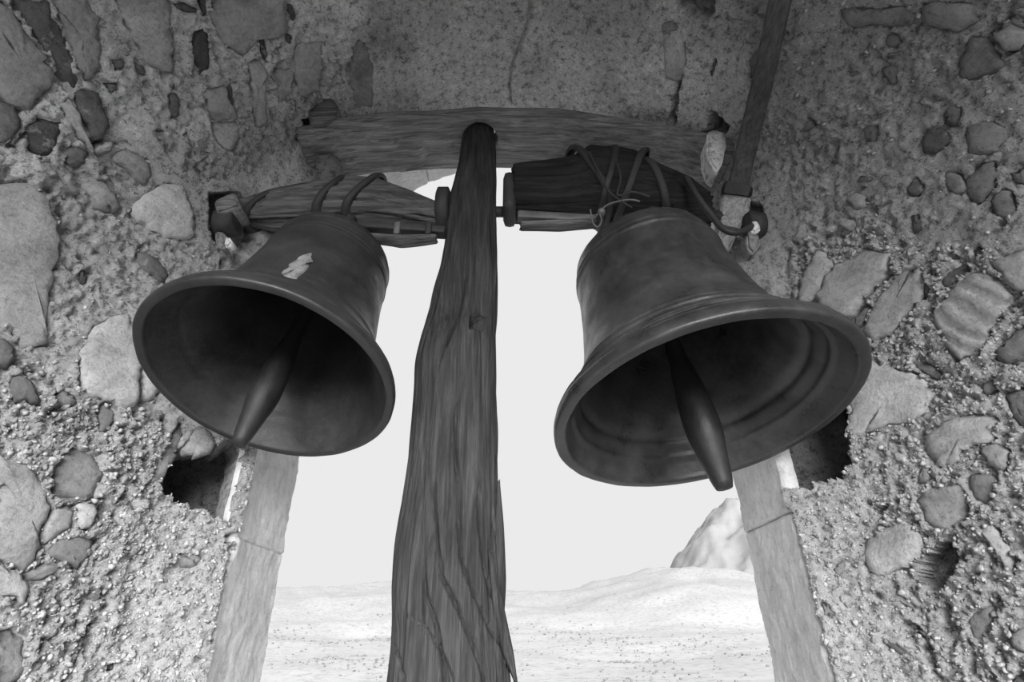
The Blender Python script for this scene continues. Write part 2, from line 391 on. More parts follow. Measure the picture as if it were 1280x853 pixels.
CRACKS = [([(664,-4),(662,12),(658,35),(650,55),(641,78),(637,105),(639,128)], .004, .016),
          ([(40,795),(70,803),(100,808),(138,811)], .003, .012), ([(1060,400),(1080,376),(1098,356),(1112,342)], .005, .02),
          ([(984,640),(997,680),(1009,740),(1021,790),(1034,856)], .007, .034), ([(290,672),(284,730),(272,800)], .005, .024),
          ([(75,250),(78,275)], .003, .012), ([(1234,47),(1248,32),(1262,16)], .005, .02), ([(985,310),(982,340),(990,372)], .004, .018),
          ([(1262,66),(1280,52)], .004, .018), ([(262,38),(272,70),(278,92)], .003, .014), ([(213,38),(219,60),(217,88),(224,95)], .004, .016)]
SMOOTH = [[(140,160),(175,135),(195,165),(218,205),(245,235),(262,262),(262,300),(238,305),(200,300),(190,240)],
          [(250,225),(330,215),(345,245),(300,255),(260,262)], [(335,200),(393,170),(396,250),(330,250)],
          [(943,212),(968,208),(990,228),(990,300),(985,372),(945,345),(940,300)], [(885,70),(935,60),(940,120),(915,165),(890,140)],
          [(95,480),(102,430),(130,395),(170,385),(182,470),(172,510),(120,505)]]
def chart(poly): return np.array([on_shell(*p) for p in poly])
def in_poly(pts, poly):
    x, y = pts[:, 0], pts[:, 1]; ins = np.zeros(len(pts), bool); j = len(poly) - 1
    for i in range(len(poly)):
        xi, yi = poly[i]; xj, yj = poly[j]
        if yi != yj:
            ins ^= ((yi > y) != (yj > y)) & (x < (xj - xi) * (y - yi) / (yj - yi) + xi)
        j = i
    return ins
def seg_dist(pts, pl):
    d = np.full(len(pts), 9.0)
    for a, b in zip(pl[:-1], pl[1:]):
        ab = b - a; t = np.clip(((pts - a) @ ab) / (ab @ ab), 0, 1)
        d = np.minimum(d, np.linalg.norm(pts - a - t[:, None] * ab, axis=1))
    return d

# ------------------------------------------------------------------ the embrasure: rough mortar relief on the shell
T_L, T_R = -0.205, 0.235          # where side walls pass into the plastered vault
def rows(y0, y1, step): return np.linspace(y0, y1, max(2, int(round((y1 - y0) / step)) + 1))
STEP = 0.0041
Ys = np.concatenate([rows(YB, 0.45, 0.05)[:-1], rows(0.45, YI, STEP)])
def t_rows(a, b):                 # even spacing on the visible height, coarse towards the floor
    lo = 0.5 + 0.5 * (2.70 - 1.36) / 2.70
    def part(u, v): return np.linspace(u, v, max(2, int(abs(v - u) * math.pi / STEP * 0.95)))
    pos = sorted({a, b} | {s for s in (-lo, -0.5, 0.5, lo) if a < s < b})
    out = []
    for u, v in zip(pos[:-1], pos[1:]):
        m = (abs(u) + abs(v)) / 2
        seg = np.linspace(u, v, 26) if m > lo else (np.linspace(u, v, int(abs(v - u) / 0.5 * 2.5 / STEP)) if m > 0.5 else part(u, v))
        out.append(seg[:-1])
    return np.concatenate(out + [[b]])
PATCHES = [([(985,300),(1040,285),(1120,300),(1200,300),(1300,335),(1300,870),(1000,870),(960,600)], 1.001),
           ([(900,-20),(1300,-20),(1300,335),(1200,300),(1120,300),(1040,285),(985,230),(960,130)], 0.80),  # shade of the right vault put into the mortar colour
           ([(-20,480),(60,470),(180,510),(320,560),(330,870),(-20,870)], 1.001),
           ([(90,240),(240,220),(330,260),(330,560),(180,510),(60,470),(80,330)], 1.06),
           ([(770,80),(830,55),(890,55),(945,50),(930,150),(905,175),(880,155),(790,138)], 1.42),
           ([(-20,-20),(450,-20),(430,130),(300,165),(120,205),(-20,215)], 1.35),  # mortar colour lifted in place of light on the upper left
           ([(325,195),(396,165),(400,255),(325,258)], 1.45),  # window light by the beam end put into the wall colour
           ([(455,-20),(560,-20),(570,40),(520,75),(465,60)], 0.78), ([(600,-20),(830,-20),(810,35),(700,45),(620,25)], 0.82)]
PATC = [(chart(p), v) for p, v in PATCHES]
ALL = [('L', *s) for s in LEFT] + [('R', *s) for s in RIGHT] + [('C', *s) for s in CEIL]
ALLC = [chart(s[1]) for s in ALL]
def chart_open(poly):             # outlines that run out over the arris go on past it
    c = chart(poly); c[c[:, 0] > YI - 0.012, 0] += 0.05; return c
HOLC = [(chart_open(p), d) for p, d in HOLES]; CRKC = [(chart(p), w, d) for p, w, d in CRACKS]; SMOC = [chart(p) for p in SMOOTH]

def relief(Yg, tg, base, ceil):
    nrm = np.cross(np.gradient(base, axis=0), np.gradient(base, axis=1))
    nrm /= np.linalg.norm(nrm, axis=-1)[..., None] + 1e-12
    ctr = np.stack([0 * Yg, Yg, np.minimum(base[..., 2], 2.4)], -1)
    nrm *= np.sign(((ctr - base) * nrm).sum(-1))[..., None]
    sh = Yg.shape; p = base.reshape(-1, 3)
    pts = np.stack([Yg.ravel(), t_to_q(Yg, tg).ravel()], -1)
    near = pts[:, 0] > 0.3
    smooth = np.zeros(len(p))
    for poly in SMOC: smooth[in_poly(pts, poly)] = 1.0
    qn = np.abs(pts[:, 1] - 0.03) + 0.14 * fbm(p * 5 + 9, 3)
    plast = 1 - sstep(0.42, 0.66, qn)
    smooth = np.maximum(smooth, 0.78 * plast)
    big = fbm(p * 3.1, 3)
    lump = fbm(p * 13.0 + 5, 3)
    mid = fbm(p * 36.0, 3, 0.6)
    pit = worley(p * 42.0) - 0.45
    crumb = worley(p * 95.0) - 0.45
    fine = perlin(p * 210.0)
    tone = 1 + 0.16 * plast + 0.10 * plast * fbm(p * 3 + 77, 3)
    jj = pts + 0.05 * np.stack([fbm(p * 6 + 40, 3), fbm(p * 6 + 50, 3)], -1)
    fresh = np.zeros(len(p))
    for poly, tv in PATC:         # tones that put light and shade into the mortar, ceiling stains, crumbly beds
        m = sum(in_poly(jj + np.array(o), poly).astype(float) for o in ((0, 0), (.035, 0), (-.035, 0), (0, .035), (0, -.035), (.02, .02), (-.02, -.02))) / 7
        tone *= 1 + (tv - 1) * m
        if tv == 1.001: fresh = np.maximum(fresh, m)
    rough = sstep(-0.5, 0.4, fbm(p * 4.2 + 31, 2)) * 0.7 + 0.45
    rough = rough * (1 - 0.88 * smooth) * (0.62 + 0.38 * fresh)
    d = 0.013 * big * (1 - 0.5 * smooth) + 0.009 * lump * (1 - 0.55 * smooth) + rough * (0.015 * mid - 0.015 * np.maximum(pit, -0.3) - 0.004 * crumb + 0.004 * fine)
    pock = sstep(0.42, 0.75, fbm(p * 21 + 60, 2)); d -= 0.026 * pock * rough
    crumbly = (0.008 * np.abs(perlin(p * 70 + 3)) - 0.002 * crumb + 0.005 * perlin(p * 150 + 8) - 0.012 * sstep(0.30, 0.55, perlin(p * 48 + 21))) * (1 - 0.8 * smooth)
    ee = sstep(YI - 0.06, YI - 0.004, pts[:, 0]); d = d * (1 - 0.75 * ee) + 0.010 * ee
    d = d + 0.75 * crumbly * (0.2 + 0.8 * fresh * (1 - plast))
    stone_at = []
    for (side, _, lum, h), poly in zip(ALL, ALLC):
        lo, hi = poly.min(0) - .01, poly.max(0) + .01
        k = np.where((pts[:, 0] > lo[0]) & (pts[:, 0] < hi[0]) & (pts[:, 1] > lo[1]) & (pts[:, 1] < hi[1]))[0]
        if not len(k): continue
        jit = np.stack([mid[k], fbm(p[k] * 40 + 90, 2)], -1) * min(0.009, 0.05 * np.ptp(poly, 0).max()); c0 = poly.mean(0)
        m = in_poly(c0 + (pts[k] - c0) * 1.03 + jit, poly); d[k[m]] = np.minimum(d[k[m]] * 0.3, 0) - 0.014; stone_at.append(k[m])
    gone = np.zeros(len(p), bool); free = np.ones(len(p))
    for k in stone_at: free[k] = 0
    for hi_, (poly, dep) in enumerate(HOLC):
        lo, hi = poly.min(0) - .01, poly.max(0) + .01
        k = np.where((pts[:, 0] > lo[0]) & (pts[:, 0] < hi[0]) & (pts[:, 1] > lo[1]) & (pts[:, 1] < hi[1]))[0]
        if not len(k): continue
        m = k[in_poly(pts[k] + 0.006 * np.stack([mid[k], lump[k]], -1), poly)]; d[m] = -dep + 0.02 * big[m] + 0.02 * lump[m]; tone[m] = 0.6  # recesses coloured darker in place of shade
        free[m] = 0
        if hi_ < 2: gone[m] = True
    for pl, w, dep in CRKC:
        lo, hi = pl.min(0) - .03, pl.max(0) + .03
        k = np.where((pts[:, 0] > lo[0]) & (pts[:, 0] < hi[0]) & (pts[:, 1] > lo[1]) & (pts[:, 1] < hi[1]))[0]
        if not len(k): continue
        dd = seg_dist(pts[k], pl) + 0.004 * mid[k]
        d[k] -= dep * (1 - sstep(w * 0.5, w * 1.6, dd))
    # the relief dies out behind the camera and at the feet
    d *= np.where(near, 1, 0.4)
    gw = (0.06 + 0.94 * fresh) * (1 - smooth) * (1 - plast) * free * (pts[:, 0] > 0.5)
    return base + nrm * d.reshape(sh)[..., None], tone.reshape(sh), gone.reshape(sh), gw, nrm

def shell_piece(name, ta, tb, mat, ceil=False):
    ts = t_rows(ta, tb)
    Yg, tg = np.meshgrid(Ys, ts, indexing='ij')
    V, tone, gone, gw, nrm = relief(Yg, tg, shell(Yg, tg), ceil)
    me = grid_mesh(name, V, gone=gone)
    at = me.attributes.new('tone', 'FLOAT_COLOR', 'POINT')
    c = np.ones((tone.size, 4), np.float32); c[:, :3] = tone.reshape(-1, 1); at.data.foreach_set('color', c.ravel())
    o = link(name, me, mat, kind='structure')
    if not ceil:                  # grit and lime crumbs standing out of the mortar
        r = np.random.default_rng(len(name)); w = gw * (V.reshape(-1, 3)[:, 2] > 1.30); n = 4600
        k = r.choice(len(w), n, p=w / w.sum()); P0 = V.reshape(-1, 3)[k]; N0 = nrm.reshape(-1, 3)[k]
        sz = 0.0022 + 0.0050 * r.random(n) ** 2.4
        q = ICO[None] * (sz[:, None, None] * r.uniform(0.45, 1.5, (n, len(ICO), 1))) * r.uniform(0.6, 1.4, (n, 1, 3))
        vv = (P0 + N0 * sz[:, None] * 0.05)[:, None] + q
        f = (ICOF[None] + (np.arange(n) * len(ICO))[:, None, None]).reshape(-1, 3)
        gm = bpy.data.meshes.new('grit'); gm.from_pydata(vv.reshape(-1, 3).tolist(), [], f.tolist()); gm.update()
        link('grit', gm, M['grit'], o, kind='stuff')
    return o
_b = bmesh.new(); bmesh.ops.create_icosphere(_b, subdivisions=1, radius=1.0)
ICO = np.array([v.co[:] for v in _b.verts]); ICOF = np.array([[v.index for v in f.verts] for f in _b.faces]); _b.free()
M['grit'], nt, b_ = nodes_of('lime_grit', 0.95)
nt.links.new(ramp(nt, noise(nt, coords(nt), 70, 2, 0.6), [(0.36, 0.14), (0.5, 0.30), (0.66, 0.46)]), b_.inputs['Base Color'])
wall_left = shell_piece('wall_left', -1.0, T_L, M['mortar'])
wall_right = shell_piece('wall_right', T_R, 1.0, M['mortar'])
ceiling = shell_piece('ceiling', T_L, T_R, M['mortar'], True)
for o, l in ((wall_left, 'rubble wall of stones and pale crumbling mortar beside the smaller left bell'),
             (wall_right, 'rubble wall of stones and pale crumbling mortar beside the right bell'),
             (ceiling, 'plastered underside of the vault with a long thin crack, above the beam')): o['label'] = l

# ------------------------------------------------------------------ the stones in the walls
def at_chart(Y, q, h):
    t = q_to_t(Y, q); p = shell(Y, t); e = 1e-3
    n = np.cross(shell(Y + e, t) - shell(Y - e, t), shell(Y, q_to_t(Y, q + e)) - shell(Y, q_to_t(Y, q - e)))
    n /= np.linalg.norm(n, axis=-1)[..., None]
    c = np.stack([0 * Y, Y, np.minimum(p[..., 2], 2.4)], -1)
    n *= np.sign(((c - p) * n).sum(-1))[..., None]
    return p + n * h[..., None]
def stone_mesh(name, poly, proud, seed):
    r = np.random.default_rng(seed)
    c = poly.mean(0); per = np.linalg.norm(np.roll(poly, -1, 0) - poly, axis=1)
    size = per.sum() / 3.5
    n = int(np.clip(per.sum() / 0.012, 14, 44))
    s = np.concatenate([[0], np.cumsum(per)]); u = np.linspace(0, s[-1], n, endpoint=False)
    cl = np.vstack([poly, poly[:1]])
    ring = np.stack([np.interp(u, s, cl[:, 0]), np.interp(u, s, cl[:, 1])], -1)
    ring = 0.5 * ring + 0.25 * (np.roll(ring, 1, 0) + np.roll(ring, -1, 0))
    w0 = np.concatenate([ring, 0 * ring[:, :1] + seed], 1)
    ring = c + (ring - c) * (1 + 0.10 * fbm(w0 * np.array([38, 38, 1]), 2))[:, None] + r.normal(0, 0.0022, ring.shape)
    ed = min(0.012, size * 0.10) / (size * 0.5)
    prof = [(1.02, -0.034), (1.0, proud - 0.007), (1 - ed, proud - 0.001), (0.72, proud + 0.001), (0.45, proud + 0.003), (0.2, proud + 0.003)]
    tilt = r.normal(0, 0.035, 2); V = []
    for k, h in prof:
        pp = c + (ring - c) * k
        hh = h + (pp - c) @ tilt * (1 if h > -0.03 else 0)
        w = np.stack([pp[:, 0], pp[:, 1], 0 * pp[:, 0] + seed * 3.1], -1)
        hh = hh + (0.0045 * fbm(w * 16, 3) + 0.0018 * perlin(w * 70)) * (1 if k < 1.01 else 0)
        V.append(at_chart(pp[:, 0], pp[:, 1], hh))
    V.append(at_chart(c[None, 0], c[None, 1], np.array([proud + 0.003])))
    verts = np.concatenate(V); faces = []
    for i in range(len(prof) - 1):
        for k in range(n):
            k2 = (k + 1) % n
            faces.append((i * n + k, i * n + k2, (i + 1) * n + k2, (i + 1) * n + k))
    o = (len(prof) - 1) * n
    for k in range(n): faces.append((o + k, o + (k + 1) % n, o + n))
    return mesh(name, verts, faces)
PAR = {'L': wall_left, 'R': wall_right, 'C': ceiling}
for k, ((side, px, lum, h), poly) in enumerate(zip(ALL, ALLC)):
    striped = side == 'R' and px[0] == (1166, 400)
    me = stone_mesh('stone', poly, h, k)
    me.materials.append(M['striped' if striped else 'stone'])
    o = link('stone', me, None, PAR[side]); v = lum * 1.08
    o.color = (v, v, v, 1)

# small stones bedded in the mortar between the large ones
taken = [(p.mean(0), np.linalg.norm(p - p.mean(0), axis=1).max()) for p in ALLC] + [(p.mean(0), np.linalg.norm(p - p.mean(0), axis=1).max()) for p, _ in HOLC]
rs = np.random.default_rng(21); made = 0; tries = 0
while made < 64 and tries < 4000:
    tries += 1
    px, py = rs.uniform(0, 1280), rs.uniform(0, 853)
    if 300 < px < 1000: continue
    c = np.array(on_shell(px, py)); r = rs.uniform(0.010, 0.026)
    if c[0] > YI - 0.05 or any(np.linalg.norm(c - a) < rr * 0.9 + r for a, rr in taken): continue
    n = rs.integers(5, 7); th = np.sort(rs.uniform(0, 2 * math.pi, n)); rad = r * rs.uniform(0.7, 1.2, n)
    poly = c + np.stack([np.cos(th) * rad * 1.25, np.sin(th) * rad], -1)
    side = 'L' if c[1] < 0 else 'R'
    o = link('stone', stone_mesh('stone', poly, rs.uniform(-0.008, 0.002), 500 + made), M['stone'], PAR[side]); v = float(rs.choice([.12, .15, .2, .26, .34]))
    o.color = (v, v, v, 1); taken.append((c, r)); made += 1

# ------------------------------------------------------------------ the ashlar arch: jamb stones and voussoirs
Z0A = ZC - B
def ashlar_block(name, ta, tb, parent, seed, inner=0.34, notch=None):
    path = [(YI - 0.004, float(rw(YI)) + inner)] if inner > 0 else []
    path += [(YI, B + 0.012), (YI + 0.012, B)]
    n = 70
    path += [(y, B) for y in np.linspace(YI + 0.016, YO - 0.016, n)]
    path += [(YO - 0.010, B + 0.002), (YO, B + 0.012), (YO, B + 0.10), (YO, B + 0.34)]
    path = np.array(path)
    L = (abs(tb - ta) * math.pi * B) if abs(ta) <= 0.5 and abs(tb) <= 0.5 else abs(tb - ta) / 0.5 * Z0A
    m = int(np.clip(L / 0.007, 8, 90))
    ts = np.linspace(ta, tb, m); g = 0.003 / max(L, .01) * abs(tb - ta)
    ts = np.concatenate([[ta + g * .2], [ta + g * .5], ts[1:-1], [tb - g * .5], [tb - g * .2]]); m = len(ts)
    Yg = np.repeat(path[:, 0:1], m, 1); wg = np.repeat(path[:, 1:2], m, 1); tg = np.repeat(ts[None], len(path), 0)
    x, z = section(wg, 0 * wg + Z0A, tg)
    V = np.stack([x, Yg, z], -1)
    nrm = np.stack([-np.sign(tg) * np.where(np.abs(tg) < .5, np.abs(np.sin(tg * math.pi)), 1), 0 * tg, -np.where(np.abs(tg) < .5, np.cos(tg * math.pi), 0)], -1)
    d = 0.006 * fbm(V * 7 + seed, 3) + 0.003 * fbm(V * 30 + seed, 3) + 0.0012 * perlin(V * 120)
    d[:, 0] = d[:, -1] = -0.03; d[:, 1] -= 0.006; d[:, -2] -= 0.006
    V = V + nrm * d[..., None]
    if notch:                     # beside a socket the stone returns into the wall
        k = (z[0] > notch[0]) & (z[0] < notch[1])
        V[0, k, 1] = YI + 0.17; V[0, k, 0] = np.sign(ta) * (B + 0.05); V[1, k, 0] = np.sign(ta) * (B + 0.045)
    V[..., 1] += 0.006 * fbm(V * 9 + 3, 3) + 0.003 * perlin(V * 45)
    o = link(name, grid_mesh(name, V), M['ashlar'], parent); return o
def t_of_z(z, side): return side * (0.5 + (Z0A - z) / Z0A * 0.5)
trims = []
for n_, lab in (('trim_1', 'dressed stone jamb of the arch on the side of the left bell'), ('trim_2', 'dressed stone jamb of the arch on the side of the right bell'), ('trim_3', 'arched ring of dressed stones over the opening, behind the beam')):
    o = bpy.data.objects.new(n_, None); COL.objects.link(o); tag(o, lab, kind='structure'); trims.append(o)
NL = (P(292, 664, YI).z, P(300, 535, YI).z); NR = (P(985, 622, YI).z, P(968, 500, YI).z)
zl = P(330, 683, (YI + YO) / 2).z
zr = P(945, 655, (YI + YO) / 2).z
for k, (a, b) in enumerate([(Z0A, zl + .62), (zl + .62, zl), (zl, zl - .75), (zl - .75, 0.0)]): ashlar_block('jamb_stone', t_of_z(a, -1), t_of_z(b, -1), trims[0], k, notch=NL)
for k, (a, b) in enumerate([(Z0A, zr + .55), (zr + .55, zr), (zr, zr - .8), (zr - .8, 0.0)]): ashlar_block('jamb_stone', t_of_z(a, 1), t_of_z(b, 1), trims[1], 10 + k, notch=NR)
NV = 9
for k in range(NV): ashlar_block('voussoir', -0.5 + k / NV, -0.5 + (k + 1) / NV, trims[2], 20 + k)

# ------------------------------------------------------------------ beam sockets beside the jambs: open boxes in the masonry
def socket(side, zr, parent):
    xs = np.array([B + 0.03, B + 0.42]) * side; ys = (1.22, YI + 0.19); zs = (zr[0] - 0.03, zr[1] + 0.05)
    bm = bmesh.new()
    near = [(float(rw(ys[0])) + 0.05) * side, xs[0]]
    c = [bm.verts.new((near[j] if i == 0 else xs[1] + 0.1 * side, y, z)) for i in (0, 1) for j, y in enumerate(ys) for z in zs]
    for f in ((4, 5, 7, 6), (0, 1, 5, 4), (2, 3, 7, 6), (0, 2, 6, 4), (1, 3, 7, 5)):
        if f != (0, 1, 5, 4): bm.faces.new([c[i] for i in f])
    bmesh.ops.subdivide_edges(bm, edges=bm.edges[:], cuts=24, use_grid_fill=True)
    q = np.array([v.co for v in bm.verts]); dn = 0.022 * fbm(q * 11 + side, 4)
    for v, d in zip(bm.verts, dn): v.co += Vector((0.6 * d * -side, -d, 0.5 * d))
    me = bpy.data.meshes.new('socket'); bm.to_mesh(me); bm.free()
    return link('socket', me, M['socket'], parent)
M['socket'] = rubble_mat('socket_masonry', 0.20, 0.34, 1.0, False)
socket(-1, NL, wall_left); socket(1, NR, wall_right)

# ------------------------------------------------------------------ floor, thickness of the walls, chamber behind the camera
def plain(name, lo, hi, mat, kind='structure', label=None):
    c = [(a + b) / 2 for a, b in zip(lo, hi)]; h = [(b - a) / 2 for a, b in zip(lo, hi)]
    return link(name, box_mesh(name, c, h, bevel=0.0), mat, kind=kind, label=label, smooth=False)
M['floor'] = rubble_mat('floor_earth', 0.66, 0.80, 1.0, False)  # unseen floor, coloured pale so that it bounces light onto the vault
plain('floor', (-2.6, -4.2, -0.25), (2.6, YO, 0.0), M['floor'], label='unseen floor of the bell chamber and terrace, coloured pale to bounce light up')
# unseen rear wall and piers added to keep light off the vault, and the mass of the walls round the vault
RX0, RX1, RZ = -1.62, 1.62, 2.98
rear = plain('wall_rear_added', (-2.6, YB - 0.3, RZ), (2.6, YB, 4.2), M['mortar'], label='unseen masonry added behind the viewpoint to keep light off the vault')
for a, b in ((-2.6, RX0), (RX1, 2.6)):
    plain('trim_4' if a < 0 else 'trim_5', (a, YB - 0.3, 0.0), (b, YB, RZ), M['mortar'], label='unseen masonry pier added beside the light opening behind the viewpoint')
plain('wall_top', (-2.6, YB, ZC + 0.13), (2.6, YO - 0.004, 4.2), M['mortar'], label='masonry over the vault')
plain('wall_outer_left', (-2.6, YB, 0.0), (-1.86, YO - 0.36, ZC + 0.13), M['mortar'], label='outer mass of the wall behind the rubble on the left bell side')
plain('wall_outer_right', (1.86, YB, 0.0), (2.6, YO - 0.36, ZC + 0.13), M['mortar'], label='outer mass of the wall behind the rubble on the right bell side')

# ------------------------------------------------------------------ timber shapes
def timber(name, ctr, half, axis=0, n=72, m=160, ex=3.2, amp=0.004, grooves=18, depth=0.010, seed=0, twist=0.0, ends=True, extra=None, rot=0.0, span=(-0.1, 1.1)):
    """A weathered timber: a rounded section swept along `axis`, with splits running along the grain."""
    ctr = np.array(ctr, float); half = np.array(half, float)
    u0 = np.linspace(0, 1, len(ctr)); u = np.linspace(0, 1, m)
    def itp(a):                   # smooth interpolation
        out = np.stack([np.interp(u, u0, a[:, k]) for k in range(a.shape[1])], -1)
        for _ in range(max(2, m // 60)): out[1:-1] = 0.25 * out[:-2] + 0.5 * out[1:-1] + 0.25 * out[2:]
        return out
    C, H = itp(ctr), itp(half)
    th = np.linspace(0, 2 * math.pi, n, endpoint=False)
    ca, sa = np.cos(th), np.sin(th)
    k = (np.abs(ca) ** ex + np.abs(sa) ** ex) ** (-1 / ex)
    sec = np.stack([ca * k, sa * k], -1)
    length = np.concatenate([[0], np.cumsum(np.linalg.norm(np.diff(C, axis=0), axis=1))])
    TH, LL = np.meshgrid(th, length, indexing='ij')
    r = np.random.default_rng(seed)
    tw = TH + twist * (LL / length[-1]) ** 3
    g = np.stack([np.cos(tw) * 3.2, np.sin(tw) * 3.2, LL * 2.2 + seed], -1)
    d = amp * (fbm(g * 1.0, 3) * 1.3 + 0.6 * perlin(g * np.array([5, 5, 1.2])) + 0.35 * perlin(g * np.array([12, 12, 2.5])))
    d += amp * 1.6 * perlin(np.stack([np.cos(TH), np.sin(TH), LL * 4.5 + seed * 2], -1))
    for _ in range(grooves):
        t0 = r.uniform(0, 2 * math.pi); a, b = np.sort(r.uniform(span[0], span[1], 2)) * length[-1]
        if b - a < 0.12 * length[-1]: b = a + 0.25 * length[-1]
        w = r.uniform(0.018, 0.045) * 72 / n * 1.3; dp = depth * r.uniform(0.5, 1.3)
        wob = 0.09 * np.sin(LL * r.uniform(2, 5) + r.uniform(0, 6)) + 0.022 * np.sin(LL * 31 + t0)
        dd = np.abs(np.angle(np.exp(1j * (tw + wob - t0))))
        d -= dp * (1 - sstep(w * 0.4, w * 1.5, dd)) * sstep(a, a + 0.06, LL) * (1 - sstep(b - 0.08, b, LL))
    if extra is not None: d = d + extra(TH, LL, length[-1])
    o1 = sec[:, None, 0] * H[None, :, 0]; o2 = sec[:, None, 1] * H[None, :, 1]
    rr = np.hypot(o1, o2) + 1e-9
    o1, o2 = o1 * (1 + d / rr), o2 * (1 + d / rr)
    if rot: o1, o2 = o1 * math.cos(rot) - o2 * math.sin(rot), o1 * math.sin(rot) + o2 * math.cos(rot)
    V = np.repeat(C[None], n, 0).copy()
    ax = [(1, 2), (0, 2), (0, 1)][axis]
    V[..., ax[0]] += o1; V[..., ax[1]] += o2
    if ends:                      # close both ends, slightly domed and frayed
        e = 0.006 * r.normal(size=(n, 1)) 
        for at, s in ((0, -1), (-1, 1)):
            V[:, at, axis] += s * e[:, 0] * 0.5
        c0, c1 = V[:, :1].mean(0, keepdims=True), V[:, -1:].mean(0, keepdims=True)
        V = np.concatenate([np.repeat(c0, n, 0), c0 + (V[:, :1] - c0) * 0.6, c0 + (V[:, :1] - c0) * 0.96, V, c1 + (V[:, -1:] - c1) * 0.96, c1 + (V[:, -1:] - c1) * 0.6, np.repeat(c1, n, 0)], 1)
    return grid_mesh(name, V, close_u=True)

ZH = P(590, 265, D).z             # height of the bell axles
# ---- the post
tab = [(158, 598.5, 34), (200, 597, 46), (265, 590, 63), (330, 587, 71), (380, 581, 81), (430, 572, 94), (500, 571, 103), (600, 566, 116), (650, 563, 126), (700, 560, 134), (760, 559, 141), (853, 563, 157)]
pc, ph = [], []
for y, x, w in tab:
    p = P(x, y, D); pc.append(tuple(p)); hw = PX(w, D, y) / 2 * 0.955; ph.append((hw, hw * 0.86))
foot = pc[-1]
pc += [(foot[0] - 0.005, D, foot[2] - 0.5), (foot[0] - 0.01, D, foot[2] - 1.0), (foot[0] - 0.01, D, 0.0)]
ph += [(0.150, 0.125), (0.155, 0.13), (0.16, 0.135)]
zz = np.array([p[2] for p in pc]); us = np.linspace(zz[0], zz[-1], 40)
pcr = np.stack([np.interp(-us, -zz, np.array(pc)[:, k]) for k in range(3)], -1); phr = np.stack([np.interp(-us, -zz, np.array(ph)[:, k]) for k in range(2)], -1)
zm = P(607, 420, D).z
def post_extra(TH, LL, L):
    zc = pcr[0, 2] - LL           # height along the post
    notch = (np.abs(np.angle(np.exp(1j * (TH - (math.pi * 1.5 + 0.62))))) < 0.24) & (np.abs(zc - zm) < 0.024)
    bulge = 0.012 * np.exp(-((zc - P(560, 455, D).z) / 0.09) ** 2) * np.exp(-(np.angle(np.exp(1j * (TH - 3.9))) / 0.6) ** 2)
    hollow = -0.014 * np.exp(-((zc - P(575, 400, D).z) / 0.10) ** 2) * np.exp(-(np.angle(np.exp(1j * (TH - 4.5))) / 0.35) ** 2)
    cr = np.zeros_like(TH)
    for pl in POST_CRACKS:        # the long splits that sweep aside near the foot
        zs = np.array([P(x, y, D - .1).z for x, y in pl]); xs = np.array([P(x, y, D - .1).x for x, y in pl])
        cx = np.interp(-zs, -pcr[:, 2], pcr[:, 0]); hx = np.interp(-zs, -pcr[:, 2], phr[:, 0])
        t_ = 2 * math.pi - np.arccos(np.clip((xs - cx) / hx, -.97, .97))
        tt = np.interp(-zc, -zs, t_); ins = sstep(zs[-1] - .02, zs[-1] + .05, zc) * (1 - sstep(zs[0] - .07, zs[0], zc))
        if pl[-1][1] > 850: ins = (zc < zs[0]) * (1 - sstep(zs[0] - .07, zs[0], zc)) * sstep(zs[-1] - .4, zs[-1] - .2, zc)
        dd = np.abs(np.angle(np.exp(1j * (TH - tt)))) + 0.012 * perlin(np.stack([TH * 2, zc * 40, 0 * TH], -1))
        cr -= 0.020 * ins * (1 - sstep(0.012, 0.05, dd))
    return -0.075 * notch + bulge + hollow + cr
POST_CRACKS = [[(543,590),(545,650),(552,720),(575,765),(592,810),(603,853)], [(573,640),(576,700),(590,740),(607,780),(625,820),(636,853)],
               [(595,600),(597,660),(605,720),(620,770)], [(503,760),(530,785),(550,810),(566,853)], [(607,560),(611,620),(618,690),(626,760)],
               [(490,800),(500,820),(510,853)], [(570,500),(568,560),(572,600)], [(585,330),(572,395),(556,435),(548,462)], [(530,690),(533,740),(548,790),(556,853)]]
post = thing('timber_post', (foot[0], D, 0.0), 'tall weathered timber post tapering upward, standing between the two bells', 'post')
drop(link('trunk', timber('trunk', pcr, phr, axis=2, n=240, m=420, ex=2.7, amp=0.0045, grooves=20, depth=0.014, seed=4, twist=0.9, extra=post_extra, span=(0.2, 0.9)), M['post']), post)
def splinter(pts, wid, seed):
    c = [tuple(P(x, y, yy)) for x, y, yy in pts]
    return drop(link('splinter', timber('splinter', c[::1], [(w, 0.02) for w in wid], axis=2, n=24, m=60, ex=2.4, amp=0.0025, grooves=5, depth=0.004, seed=seed), M['post']), post)
splinter([(623, 603, D - .02), (624, 660, D - .02), (626, 720, D - .02), (628, 772, D - .02)], [.004, .012, .013, .004], 3)
splinter([(612, 690, D - .06), (622, 760, D - .05), (634, 815, D - .05), (645, 852, D - .05)], [.006, .016, .014, .003], 5)

